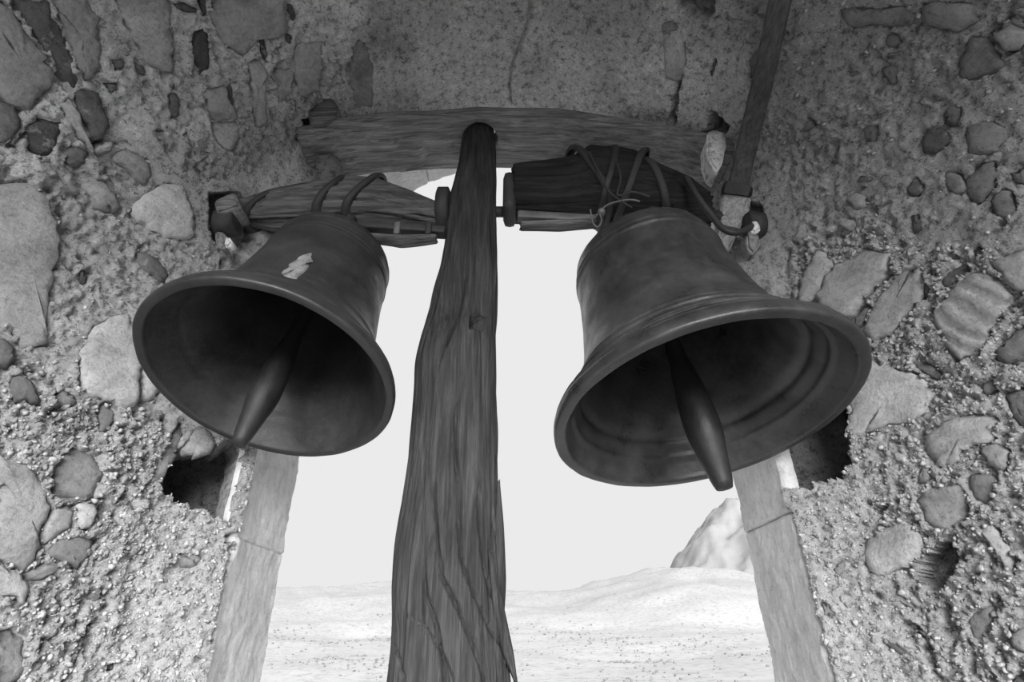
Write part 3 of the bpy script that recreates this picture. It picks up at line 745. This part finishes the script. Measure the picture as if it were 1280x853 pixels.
# ---- the beam, with the hole that takes the head of the post
bpx = [(386, 194), (430, 187), (500, 179), (600, 173), (700, 177), (790, 187), (850, 196), (903, 209)]
bc = [tuple(P(x, y, D + 0.035)) for x, y in bpx]
bh = [(0.115, 0.035), (0.122, 0.036), (0.124, 0.036), (0.126, 0.037), (0.122, 0.037), (0.115, 0.037), (0.112, 0.036), (0.11, 0.035)]
def beam_extra(TH, LL, L):
    knot = lambda s, t, a, w: a * np.exp(-((LL - s * L) / w) ** 2 - (np.angle(np.exp(1j * (TH - t))) / 0.25) ** 2)
    low = 1.5 * math.pi
    return knot(.20, low - .3, .018, .05) + knot(.30, low + .35, -.016, .04) + knot(.26, low + .1, .012, .03) + knot(.36, low, -.012, .025) + knot(.12, low + .3, -.014, .04)
bm_ = timber('plank', bc, bh, axis=0, n=120, m=260, ex=5.0, amp=0.005, grooves=14, depth=0.012, seed=11, extra=beam_extra)
tmp = bpy.data.objects.new('tmp_beam', bm_); COL.objects.link(tmp)
hp = pcr[0]
cut = bpy.data.objects.new('tmp_cut', tube_mesh('tmp_cut', [(hp[0] + .006, D + 0.0, hp[2] - 0.25), (hp[0] + .006, D + 0.0, hp[2] + 0.3)], 0.066, 32)); COL.objects.link(cut)
md = tmp.modifiers.new('hole', 'BOOLEAN'); md.operation = 'DIFFERENCE'; md.object = cut; md.solver = 'EXACT'
dg = bpy.context.evaluated_depsgraph_get(); me_b = bpy.data.meshes.new_from_object(tmp.evaluated_get(dg)); me_b.name = 'plank'
bpy.data.objects.remove(tmp); bpy.data.objects.remove(cut)
me_b.materials.clear()
beam = link('timber_beam', me_b, M['beam'], label='bowed wooden beam spanning the vault above both bells', cat='beam')

# ---- chocks and wedges at the ends of the beam
def chunk(name, px, Y, th, mat, label, cat, seed=0, group=None):
    """An irregular block: outline as seen, real thickness in depth."""
    r = random.Random(seed); bm = bmesh.new()
    f = [bm.verts.new(P(x, y, Y)) for x, y in px]; g = [bm.verts.new(P(x, y, Y) + Vector((r.uniform(-.006, .006), th, r.uniform(-.006, .006)))) for x, y in px]
    n = len(px); bm.faces.new(f[::-1]); bm.faces.new(g)
    for k in range(n): bm.faces.new((f[k], f[(k + 1) % n], g[(k + 1) % n], g[k]))
    bmesh.ops.recalc_face_normals(bm, faces=bm.faces)
    bmesh.ops.bevel(bm, geom=bm.edges[:], offset=0.006, segments=2, affect='EDGES')
    bmesh.ops.triangulate(bm, faces=bm.faces)
    bmesh.ops.subdivide_edges(bm, edges=bm.edges[:], cuts=2, use_grid_fill=True)
    P3 = np.array([v.co for v in bm.verts]); dn = 0.004 * fbm(P3 * 18 + seed, 3); bm.normal_update()
    for v, d in zip(bm.verts, dn): v.co += v.normal * float(d)
    me = bpy.data.meshes.new(name); bm.to_mesh(me); bm.free()
    return link(name, me, mat, label=label, cat=cat, group=group)
M['pale_stone'] = rubble_mat('pale_stone', 0.55, 0.75, 0.6, False)
M['dark_stone'] = rubble_mat('dark_stone', 0.20, 0.28, 0.6, False)
chunk('wooden_chock', [(388, 155), (384, 138), (400, 124), (416, 122), (424, 136), (420, 147), (400, 156)], D - 0.10, 0.14, M['yoke'], 'rough wooden chock wedged above the left end of the beam', 'chock', 1)
chunk('stone_prop', [(393, 190), (404, 186), (416, 190), (424, 200), (420, 228), (400, 234), (395, 212)], D + 0.02, 0.12, M['dark_stone'], 'dark stone prop under the left end of the beam', 'stone', 2)
chunk('stone_wedge', [(885, 166), (893, 160), (907, 166), (908, 182), (902, 206), (897, 214), (889, 205), (884, 190)], D - 0.10, 0.09, M['pale_stone'], 'pale stone wedge against the right end of the beam', 'stone', 3)

# ------------------------------------------------------------------ bells
def frame_of(tilt, lat, Xp, L, R):
    t, b = R_(tilt), R_(lat)
    a = Vector((math.sin(b) * math.cos(t), -math.sin(t), -math.cos(b) * math.cos(t)))
    c = Vector((Xp, D, ZH)) + a * L
    z = -a; x = Vector((0, 1, 0)).cross(z).normalized(); y = z.cross(x)
    M4 = Matrix((x, y, z)).transposed().to_4x4()
    return c, a, Matrix.Translation(c) @ M4
def profile(R, H, rings, inner_step):
    out = [(1.0, .035), (.985, .085), (.93, .15), (.87, .215), (.815, .29), (.765, .38), (.715, .50), (.675, .64), (.645, .80), (.62, .97), (.60, 1.15), (.585, 1.32), (.572, 1.45), (.55, 1.54), (.50, 1.60), (.41, 1.645), (.25, 1.67), (.0, 1.68)]
    inn = [(.0, 1.56), (.30, 1.55), (.44, 1.50), (.50, 1.40), (.53, 1.2), (.555, .95), (.59, .72), (.63, .54), (.69, .40), (.75, .30), (.80, .225), (.85, .15), (.885, .09), (.912, .04), (.928, .008), (.945, .0), (.985, .0), (.999, .012), (1.0, .035)]
    def dense(pts, n):
        q = np.array(smooth_path([(a, b, 0) for a, b in pts], n))[:, :2]; return q
    o = dense(out, 190); s = H / 1.68 / R
    for h, wd, am in rings: o[:, 0] += am * np.exp(-((o[:, 1] - h) / wd) ** 2)
    i = dense(inn, 120)
    for h, wd, am in inner_step: i[:, 0] += am * np.exp(-((i[:, 1] - h) / wd) ** 2)
    q = np.vstack([i, o[1:]]); q[:, 0] = np.clip(q[:, 0], 0, 2); q[:, 1] *= s
    return q * R
def make_bell(name, mw, R, H, mat, label, rings, inner_step, seed):
    root = thing(name, (0, 0, 0), label, 'bell'); root.matrix_world = mw
    q = profile(R, H, rings, inner_step); n = 160
    th = np.linspace(0, 2 * math.pi, n, endpoint=False)
    rr = q[None, :, 0] + 0 * th[:, None]; hh = q[None, :, 1] + 0 * th[:, None]
    V = np.stack([rr * np.cos(th)[:, None], rr * np.sin(th)[:, None], hh], -1)
    d = 0.0022 * R / .35 * fbm(V * 9 + seed, 3); k = 1 + d / np.maximum(rr, 0.03)
    V[..., 0] *= k; V[..., 1] *= k
    b = link('bell_body', grid_mesh('bell_body', V, close_u=True), mat, root)
    return root, b
def ring_part(name, R, h, minor, mat, parent, n=96):
    th = np.linspace(0, 2 * math.pi, n, endpoint=False); ph = np.linspace(0, 2 * math.pi, 9)
    V = np.stack([(R + minor * np.cos(ph))[None] * np.cos(th)[:, None], (R + minor * np.cos(ph))[None] * np.sin(th)[:, None], h + 1.3 * minor * np.sin(ph)[None] + 0 * th[:, None]], -1)
    return link(name, grid_mesh(name, V, close_u=True), mat, parent)
def clapper(root, mw, p0, p1, rmax, rtip, mat):
    inv = mw.inverted(); a, b = inv @ p0, inv @ p1
    prof = [(0, .016), (.10, .014), (.30, .016), (.48, rmax * .55), (.62, rmax * .85), (.74, rmax), (.80, rmax * .98), (.90, rtip * 1.35), (.985, rtip), (1.0, rtip * .8)]
    us = np.linspace(0, 1, 50); rad = np.interp(us, [p[0] for p in prof], [p[1] for p in prof])
    rad[1:-1] = (rad[:-2] + rad[1:-1] * 2 + rad[2:]) / 4
    c = link('clapper', tube_mesh('clapper', [a.lerp(b, u) for u in us], list(rad), 10), mat, root)
    eye = ring_part('clapper_eye', 0.028, 0, 0.010, mat, c, 24); eye.matrix_local = Matrix.Translation(a) @ Matrix.Rotation(math.pi / 2, 4, 'X')
    return c
def crown_loops(root, H, R, mat):
    for k in range(4):
        t = k * math.pi / 2 + 0.4; r0 = R * 0.26
        pts = smooth_path([(r0 * math.cos(t), r0 * math.sin(t), H - 0.01), (r0 * 1.25 * math.cos(t), r0 * 1.25 * math.sin(t), H + 0.05), (r0 * .7 * math.cos(t), r0 * .7 * math.sin(t), H + 0.095), (0, 0, H + 0.10)], 14)
        link('crown_loop', tube_mesh('crown_loop', pts, 0.016, 8), mat, root)
def bell_surface(q, th, h):       # a point on the outside of the bell at height h
    o = q[len(q) // 2 - 30:]; k = int(np.argmin(np.abs(o[:, 1] - h) + (o[:, 0] < 0.05) * 9)); return Vector((o[k, 0] * math.cos(th), o[k, 0] * math.sin(th), o[k, 1]))

cR, aR, mR = frame_of(11.3, 6.5, 0.386, 0.850, 0.380); RR = 0.384; HR = RR * 1.62
cL, aL, mL = frame_of(18.8, -5.0, -0.520, 0.803, 0.301); RL = 0.304; HL = RL * 1.84
ringsR = [(.115, .010, .012), (.185, .014, .020), (.245, .012, .016), (.33, .018, .020), (.40, .012, .010), (1.36, .016, .012), (1.42, .010, .008)]
ringsL = [(.11, .010, .010), (.20, .012, .014), (.25, .010, .010), (.42, .012, .007), (.46, .010, .006), (1.28, .012, .010), (1.33, .010, .008), (1.46, .014, .010)]
stepR = [(.30, .03, .018), (.16, .02, -.012)]; stepL = [(.24, .03, .003)]
bell_r, body_r = make_bell('bronze_bell', mR, RR, HR, M['bronze2'], 'larger bronze bell on the right with a wide pale lip', ringsR, stepR, 3)
bell_l, body_l = make_bell('bronze_bell', mL, RL, HL, M['bronze'], 'smaller bronze bell on the left with a dark mouth and a pale worn patch', ringsL, stepL, 8)
crown_loops(bell_r, HR, RR, M['iron']); crown_loops(bell_l, HL, RL, M['iron'])
clapper(bell_r, mR, cR - aR * HR * 0.90, P(906, 611, cR.y + 0.05), 0.047, 0.025, M['clapper'])
clapper(bell_l, mL, cL - aL * HL * 0.90, P(298, 556, cL.y + 0.02), 0.039, 0.020, M['clapper'])

# pale worn patch on the left bell: a thin crust on the bronze
def patch_on_bell(q, poly, seed):
    poly = np.array(poly); c = poly.mean(0); vs, fs = [], []
    n = 26; cl = np.vstack([poly, poly[:1]]); s = np.linspace(0, len(poly), n, endpoint=False)
    ring = np.stack([np.interp(s, np.arange(len(cl)), cl[:, 0]), np.interp(s, np.arange(len(cl)), cl[:, 1])], -1)
    r = np.random.default_rng(seed); ring += r.normal(0, 0.012, ring.shape) * np.array([1, 0.15])
    for k, e in ((1.0, -0.001), (0.9, 0.0016), (0.5, 0.0022)):
        for a, b in c + (ring - c) * k:
            p = bell_surface(q, a, b); vs.append(p * 1 + Vector((math.cos(a), math.sin(a), 0)) * (e + 0.0016))
    p = bell_surface(q, c[0], c[1]); vs.append(p + Vector((math.cos(c[0]), math.sin(c[0]), 0)) * 0.0036)
    for i in range(2):
        for k in range(n): fs.append((i * n + k, i * n + (k + 1) % n, (i + 1) * n + (k + 1) % n, (i + 1) * n + k))
    for k in range(n): fs.append((2 * n + k, 2 * n + (k + 1) % n, 3 * n))
    return mesh('worn_patch', vs, fs)
M['crust'] = rubble_mat('lime_crust', 0.15, 0.27, 0.6, False)
qL = profile(RL, HL, ringsL, stepL)
def bell_uv(mw, px, py, q):       # bell angle and height of the near surface in the direction (px, py)
    inv = mw.inverted(); o = inv @ Vector((0, 0, EYE)); e = inv @ (Vector((0, 0, EYE)) + Vector(ray(px, py))); dd = (e - o)
    outer = q[121:]
    for s in np.linspace(0.6, 2.2, 3200):
        p = o + dd * s
        if 0 < p.z < outer[-1, 1]:
            k = np.argmin(np.abs(outer[:, 1] - p.z))
            if math.hypot(p.x, p.y) <= outer[k, 0]: return math.atan2(p.y, p.x), p.z
    return None
pp = [bell_uv(mL, x, y, qL) for x, y in [(352, 342), (362, 330), (376, 320), (388, 316), (390, 326), (382, 338), (372, 350), (360, 348)]]
pp = [p for p in pp if p]
if len(pp) > 4:
    o = link('worn_patch', patch_on_bell(qL, pp, 2), M['crust'], body_l)

# ------------------------------------------------------------------ headstocks (yokes) that carry the bells
def yoke_tab(tab, Y):
    c, h = [], []
    for x, top, bot in tab:
        p = P(x, (top + bot) / 2, Y); c.append(tuple(p)); r = PX(bot - top, Y, (top + bot) / 2) / 2; h.append((r * 0.86, r * 0.92))
    return np.array(c), np.array(h)
def strap(name, c, h, X, slope, width, mat, parent, grow=0.006, n=48):
    """An iron band lying round the yoke at X, leaning by `slope`."""
    cx = np.array([np.interp(X, c[:, 0], c[:, k]) for k in range(3)]); hh = np.array([np.interp(X, c[:, 0], h[:, k]) for k in range(2)])
    th = np.linspace(0, 2 * math.pi, n, endpoint=False); k = (np.abs(np.cos(th)) ** 2.6 + np.abs(np.sin(th)) ** 2.6) ** (-1 / 2.6)
    prof = [(-width, -0.004), (-width, grow), (-width * .6, grow + .004), (width * .6, grow + .004), (width, grow), (width, -0.004)]
    V = np.zeros((n, len(prof), 3))
    for j, (dx, dr) in enumerate(prof):
        yy = np.cos(th) * k * (hh[0] + dr + 0.004); zz_ = np.sin(th) * k * (hh[1] + dr + 0.004)
        V[:, j, 0] = X + dx + slope * zz_ + 0.004 * np.sin(th * 3 + X * 50); V[:, j, 1] = cx[1] + yy; V[:, j, 2] = cx[2] + zz_
    return drop(link(name, grid_mesh(name, V, close_u=True), mat, parent), parent)
def bar(name, a, b, hy, hz, mat, parent):
    a, b = Vector(a), Vector(b); d = b - a
    rot = Matrix.Rotation(-math.atan2(d.z, d.x), 3, 'Y')
    return drop(link(name, box_mesh(name, (a + b) / 2, (d.length / 2, hy, hz), rot, bevel=min(hy, hz) * 0.35), mat, parent), parent)

cl, hl = yoke_tab([(298, 252, 282), (340, 238, 290), (380, 231, 290), (440, 221, 284), (475, 223, 286), (510, 236, 288), (556, 257, 290)], D)
yl = thing('bell_yoke', (float(cl[3][0]), D, ZH), 'weathered wooden headstock with two curved iron straps, carrying the left bell', 'headstock')
drop(link('timber', timber('timber', cl, hl, axis=0, n=96, m=200, ex=2.6, amp=0.006, grooves=22, depth=0.012, seed=23), M['yoke']), yl)
def Xat(px, py=262): return P(px, py, D).x
for x, sl in ((418, .55), (457, .62)): strap('iron_strap', cl, hl, Xat(x), sl, 0.014, M['iron'], yl)
strap('iron_strap', cl, hl, Xat(331), .8, 0.012, M['iron'], yl, 0.002)
Yb = D - 0.075
bb = bar('iron_bar', P(436, 283, Yb), P(557, 291, Yb), 0.02, 0.013, M['iron'], yl)
for x in (497, 536): bar('bar_clip', P(x - 4, 288, Yb - .012), P(x + 4, 288, Yb - .012), 0.016, 0.024, M['iron_pale' if x == 497 else 'iron'], yl)
drop(link('packing_strip', timber('packing_strip', [tuple(P(x, y, Yb)) for x, y in ((452, 297), (500, 302), (546, 299))], [(.02, .010), (.022, .013), (.018, .008)], n=28, m=50, amp=0.003, grooves=4, depth=0.004, seed=31), M['yoke']), yl)
drop(link('end_disc', tube_mesh('end_disc', [P(547, 264, D), P(549, 264, D), P(561, 264, D), P(563, 264, D)], [0.070, 0.082, 0.082, 0.070], 28), M['iron']), yl)
drop(link('axle', tube_mesh('axle', [P(560, 265, D), P(576, 265, D)], 0.020, 16), M['iron']), yl)
drop(link('axle', tube_mesh('axle', [P(301, 268, D), P(283, 270, D)], 0.024, 16), M['iron']), yl)

cr_, hr_ = yoke_tab([(643, 210, 279), (680, 204, 280), (718, 196, 282), (737, 185, 284), (790, 191, 286), (820, 206, 286), (860, 224, 290), (884, 242, 288)], D)
yr = thing('bell_yoke', (float(cr_[3][0]), D, ZH), 'dark humped wooden headstock bound with straps and wire, carrying the right bell', 'headstock')
drop(link('timber', timber('timber', cr_, hr_, axis=0, n=96, m=200, ex=3.0, amp=0.006, grooves=22, depth=0.012, seed=41), M['yoke_dark']), yr)
for x, sl in ((736, -.45), (762, .25), (792, .45), (815, -.3)): strap('iron_strap', cr_, hr_, Xat(x), sl, 0.013, M['iron'], yr)
bar('end_plate', P(629, 250, D - .02), P(645, 250, D - .02), 0.06, 0.080, M['iron'], yr)
drop(link('axle', tube_mesh('axle', [P(606, 265, D), P(634, 265, D)], 0.019, 16), M['iron']), yr)
Yb2 = D - 0.10
bar('iron_bar', P(647, 270, Yb2), P(752, 276, Yb2), 0.014, 0.014, M['iron_pale'], yr)
drop(link('packing_strip', timber('packing_strip', [tuple(P(x, y, Yb2)) for x, y in ((651, 283), (700, 282), (746, 279))], [(.02, .008), (.022, .009), (.018, .006)], n=28, m=50, amp=0.003, grooves=4, depth=0.004, seed=33), M['yoke']), yr)
drop(link('axle', tube_mesh('axle', [P(880, 268, D), P(915, 275, D), P(944, 280, D)], 0.022, 16), M['iron']), yr)
for k, pts in enumerate(([(738, 262), (741, 278), (747, 284), (752, 276), (748, 264)], [(745, 270), (760, 256), (785, 250), (800, 252)], [(770, 200), (776, 222), (772, 244), (790, 240), (812, 246)], [(736, 190), (748, 214), (762, 240), (790, 260)])):
    drop(link('binding_wire', tube_mesh('binding_wire', smooth_path([P(x, y, D - 0.155 + 0.01 * (k % 2)) for x, y in pts], 24), 0.0035 if k else 0.0028, 6), M['iron_pale'] if k < 2 else M['iron']), yr)
drop(link('bolt', tube_mesh('bolt', [P(752, 265, D - .14), P(752, 265, D - .16)], [0.014, 0.010], 12), M['iron_pale']), yr)
drop(link('cable', tube_mesh('cable', smooth_path([P(858, 222, D - .12), P(872, 246, D - .13), P(888, 268, D - .14), (P(905, 287, D - .15)), P(922, 291, D - .15), P(938, 284, D - .12), P(946, 276, D - .06)], 40), 0.010, 10), M['iron']), yr)

# ------------------------------------------------------------------ bearings in the walls
wb = thing('wall_bearing', tuple(P(284, 275, D - .06)), 'dark bearing with a wooden block in the wall at the end of the left headstock', 'bearing')
def wpart(name, me, mat, par): return drop(link(name, me, mat), par)
def chunk_mesh(name, px, Y, th, mat, seed):
    o = chunk(name, px, Y, th, mat, None, None, seed); return o
o = chunk_mesh('wooden_block', [(267, 250), (293, 240), (299, 257), (271, 266)], D - 0.12, 0.10, M['beam'], 51); drop(o, wb)
wpart('iron_bearing', tube_mesh('iron_bearing', [P(272, 281, D - .06), P(274, 281, D - .06), P(296, 277, D - .06), P(298, 277, D - .06)], [.040, .048, .048, .040], 24), M['iron'], wb)
o = chunk_mesh('packing_stone', [(280, 296), (285, 294), (289, 303), (284, 310), (279, 306)], D - 0.11, 0.04, M['pale_stone'], 52); drop(o, wb)
o = chunk_mesh('packing_stone', [(268, 288), (280, 290), (282, 306), (276, 312), (269, 303)], D - 0.09, 0.05, M['dark_stone'], 53); drop(o, wb)
wr = thing('wall_bearing', tuple(P(945, 285, D - .06)), 'dark iron bearing packed with small stones in the wall beyond the right bell', 'bearing')
wpart('iron_bearing', tube_mesh('iron_bearing', [P(932, 281, D - .04), P(934, 281, D - .04), P(952, 283, D - .04), P(954, 283, D - .04)], [.036, .044, .044, .036], 24), M['iron'], wr)
o = chunk_mesh('packing_stone', [(939, 276), (948, 275), (951, 285), (944, 291), (938, 286)], D - 0.12, 0.03, M['ashlar'], 54); drop(o, wr)
o = chunk_mesh('packing_stone', [(934, 292), (948, 290), (952, 304), (942, 318), (934, 308)], D - 0.10, 0.05, M['dark_stone'], 55); drop(o, wr)

# ------------------------------------------------------------------ the lever pole on the right
def off_wall(px, py, k): return P(px, py, on_shell(px, py)[0] * k)
lp = [off_wall(x, y, .93) for x, y in ((1010, -210), (995, -110), (973, 10), (956, 90), (938, 165), (921, 240))]
lev = thing('lever_pole', tuple(lp[-1]), 'long dark wooden pole slanting down the right wall to a pale wooden tip', 'pole')
def plank_path(name, pts, w, t, mat, par):
    pts = smooth_path(pts, 40); n = len(pts); vs, fs = [], []
    for i, p in enumerate(pts):
        d = (pts[min(i + 1, n - 1)] - pts[max(i - 1, 0)]).normalized(); u = i / (n - 1)
        v = (p - Vector((0, 0, EYE))).normalized(); s = d.cross(v).normalized(); f = s.cross(d)
        ww = np.interp(u, np.linspace(0, 1, len(w)), w)
        for a, b in ((-1, -.6), (-.8, -1), (.1, -1.06), (.8, -1), (1, -.6), (1, .6), (.8, 1), (-.8, 1), (-1, .6)):
            vs.append(p + s * a * ww * (1 + 0.03 * math.sin(i * 1.7 + a)) + f * b * t)
    m = 9
    for i in range(n - 1):
        for k in range(m): fs.append((i * m + k, i * m + (k + 1) % m, (i + 1) * m + (k + 1) % m, (i + 1) * m + k))
    fs.append(tuple(range(m))[::-1]); fs.append(tuple((n - 1) * m + k for k in range(m)))
    return drop(link(name, mesh(name, vs, fs), mat, smooth=False), par)
M['pole'] = wood_mat('pole_wood', 0.075, 0.12, 1)
wp = lambda px, p: px * ((p.y * CT + (p.z - EYE) * ST) / F) / 2
plank_path('shaft', lp, [wp(27, lp[1]), wp(27, lp[2]), wp(26, lp[3]), wp(25, lp[5])], 0.016, M['pole'], lev)
tp = [off_wall(x, y, .93) for x, y in ((921, 238), (919, 255), (915, 272), (911, 286))]
plank_path('tip', tp, [wp(34, tp[0]), wp(34, tp[1]), wp(24, tp[3])], 0.020, M['pale_wood'], lev)
ck = [off_wall(x, y, .925) for x, y in ((923, 233), (921.5, 237), (920, 242), (919, 246))]
plank_path('collar', ck, [wp(33, ck[0]), wp(36, ck[1]), wp(36, ck[2]), wp(34, ck[3])], 0.024, M['iron'], lev)
chunk('pale_board', [(900, 272), (912, 278), (922, 286), (916, 308), (905, 322), (893, 300)], D + 0.02, 0.05, M['pale_wood'], 'short pale board behind the cable, under the tip of the slanting pole', 'board', 61)

# ------------------------------------------------------------------ the country outside
az = np.radians(np.linspace(-62, 62, 260)); rr = np.geomspace(25, 5200, 240)
AZ, RRR = np.meshgrid(az, rr, indexing='ij')
X, Y = RRR * np.sin(AZ), RRR * np.cos(AZ)
base_e = np.interp(np.log(RRR), np.log([25, 60, 200, 500, 900, 1500, 2300, 3000, 3600, 5200]), [-11, -16, -24, -28, -14, 20, 110, 190, 240, 260])
pk = np.degrees(AZ)
mount = 110 * np.exp(-((pk - 16) / 9) ** 2) * sstep(1100, 2600, RRR) + 60 * np.exp(-((pk + 12) / 10) ** 2) * sstep(1400, 2500, RRR)
p3 = np.stack([X / 420, Y / 420, 0 * X], -1)
nz = fbm(p3, 6, 0.52) * np.interp(RRR, [25, 300, 1500, 4000], [1.0, 4, 14, 45])
Z = base_e + mount * (1 + 0.12 * fbm(p3 * 2.2, 4)) + nz - 4
M['land'], nt, b_ = nodes_of('dry_hillside', 0.95)
v = coords(nt)
c = ramp(nt, noise(nt, v, 0.012, 10, 0.7), [(0.36, 0.295), (0.62, 0.325)])
c = mix(nt, 'MULTIPLY', c, ramp(nt, noise(nt, v, 0.09, 6, 0.75), [(0.38, 0.72), (0.5, 1.0)]))
gz = nt.nodes.new('ShaderNodeSeparateXYZ'); nt.links.new(v, gz.inputs[0])
mr = nt.nodes.new('ShaderNodeMapRange'); nt.links.new(gz.outputs[2], mr.inputs[0]); mr.inputs[1].default_value = -25; mr.inputs[2].default_value = 120
mr.inputs[3].default_value = 1.0; mr.inputs[4].default_value = 0.80      # higher slopes coloured darker to offset their stronger sunlight
c = mix(nt, 'MULTIPLY', c, mr.outputs[0])
nt.links.new(c, b_.inputs['Base Color'])
land = link('hillside', grid_mesh('hillside', np.stack([X, Y, Z], -1), flip=True), M['land'], kind='structure', label='pale sunlit valley and hills seen through the arch')

# scattered scrub on the slopes, far too many to count
def hz(x, y):
    a = math.atan2(x, y); r = math.hypot(x, y)
    i = np.clip((a - az[0]) / (az[-1] - az[0]) * (len(az) - 1), 0, len(az) - 1); j = np.clip(math.log(r / 25) / math.log(5200 / 25) * (len(rr) - 1), 0, len(rr) - 1)
    return float(Z[int(round(i)), int(round(j))])
ico = bmesh.new(); bmesh.ops.create_icosphere(ico, subdivisions=1, radius=1.0)
iv = np.array([v.co[:] for v in ico.verts]); ifc = [[v.index for v in f.verts] for f in ico.faces]; ico.free()
rs = np.random.default_rng(5); vs, fs = [], []
cents = [(math.radians(rs.uniform(-22, 22)), math.exp(rs.uniform(math.log(190), math.log(1500)))) for _ in range(42)]
for k in range(2600):
    a0, r0 = cents[int(rs.integers(len(cents)))] if rs.random() < 0.8 else (math.radians(rs.uniform(-24, 24)), math.exp(rs.uniform(math.log(180), math.log(2000))))
    a = a0 + rs.normal() * 0.035; r = r0 * (1 + rs.normal() * 0.06); x, y = r * math.sin(a), r * math.cos(a)
    s = rs.uniform(0.25, 0.9) * (1 + r / 700); o0 = len(vs)
    for q in iv: vs.append((x + q[0] * s * rs.uniform(.7, 1.2), y + q[1] * s * rs.uniform(.7, 1.2), hz(x, y) + s * .4 + q[2] * s * .7 * rs.uniform(.7, 1.2)))
    fs += [[o0 + i for i in f] for f in ifc]
M['scrub'], nt, b_ = nodes_of('scrub_leaves', 0.95)
nt.links.new(ramp(nt, noise(nt, coords(nt), 0.8, 6), [(0.3, 0.10), (0.7, 0.16)]), b_.inputs['Base Color'])
link('scrub', mesh('scrub', vs, fs), M['scrub'], kind='stuff', label='sparse low bushes dotted over the pale valley slopes', cat='bushes')

# the higher mountain behind the hills
azm = np.radians(np.linspace(12, 48, 150)); rm = np.linspace(3600, 6200, 90)
AM, RM = np.meshgrid(azm, rm, indexing='ij'); xm, ym = RM * np.sin(AM), RM * np.cos(AM)
pm = np.stack([xm / 700, ym / 700, 0 * xm + 4], -1)
hm = np.interp(np.degrees(AM), [12, 14, 15.5, 17.7, 21, 26, 30, 36, 48], [60, 270, 440, 700, 900, 1020, 1050, 1000, 700])
zm_ = 120 + hm * sstep(3600, 5200, RM) * (1 + 0.10 * fbm(pm * 2, 5)) + 60 * fbm(pm * 3, 5) * sstep(3600, 4400, RM)
M['rock'], nt, b_ = nodes_of('mountain_rock', 0.95)
nt.links.new(ramp(nt, noise(nt, coords(nt), 0.006, 10, 0.7), [(0.36, 0.15), (0.62, 0.175)]), b_.inputs['Base Color'])
link('mountain', grid_mesh('mountain', np.stack([xm, ym, zm_], -1), flip=True), M['rock'], kind='structure', label='faint pale mountain rising behind the hills by the right jamb')
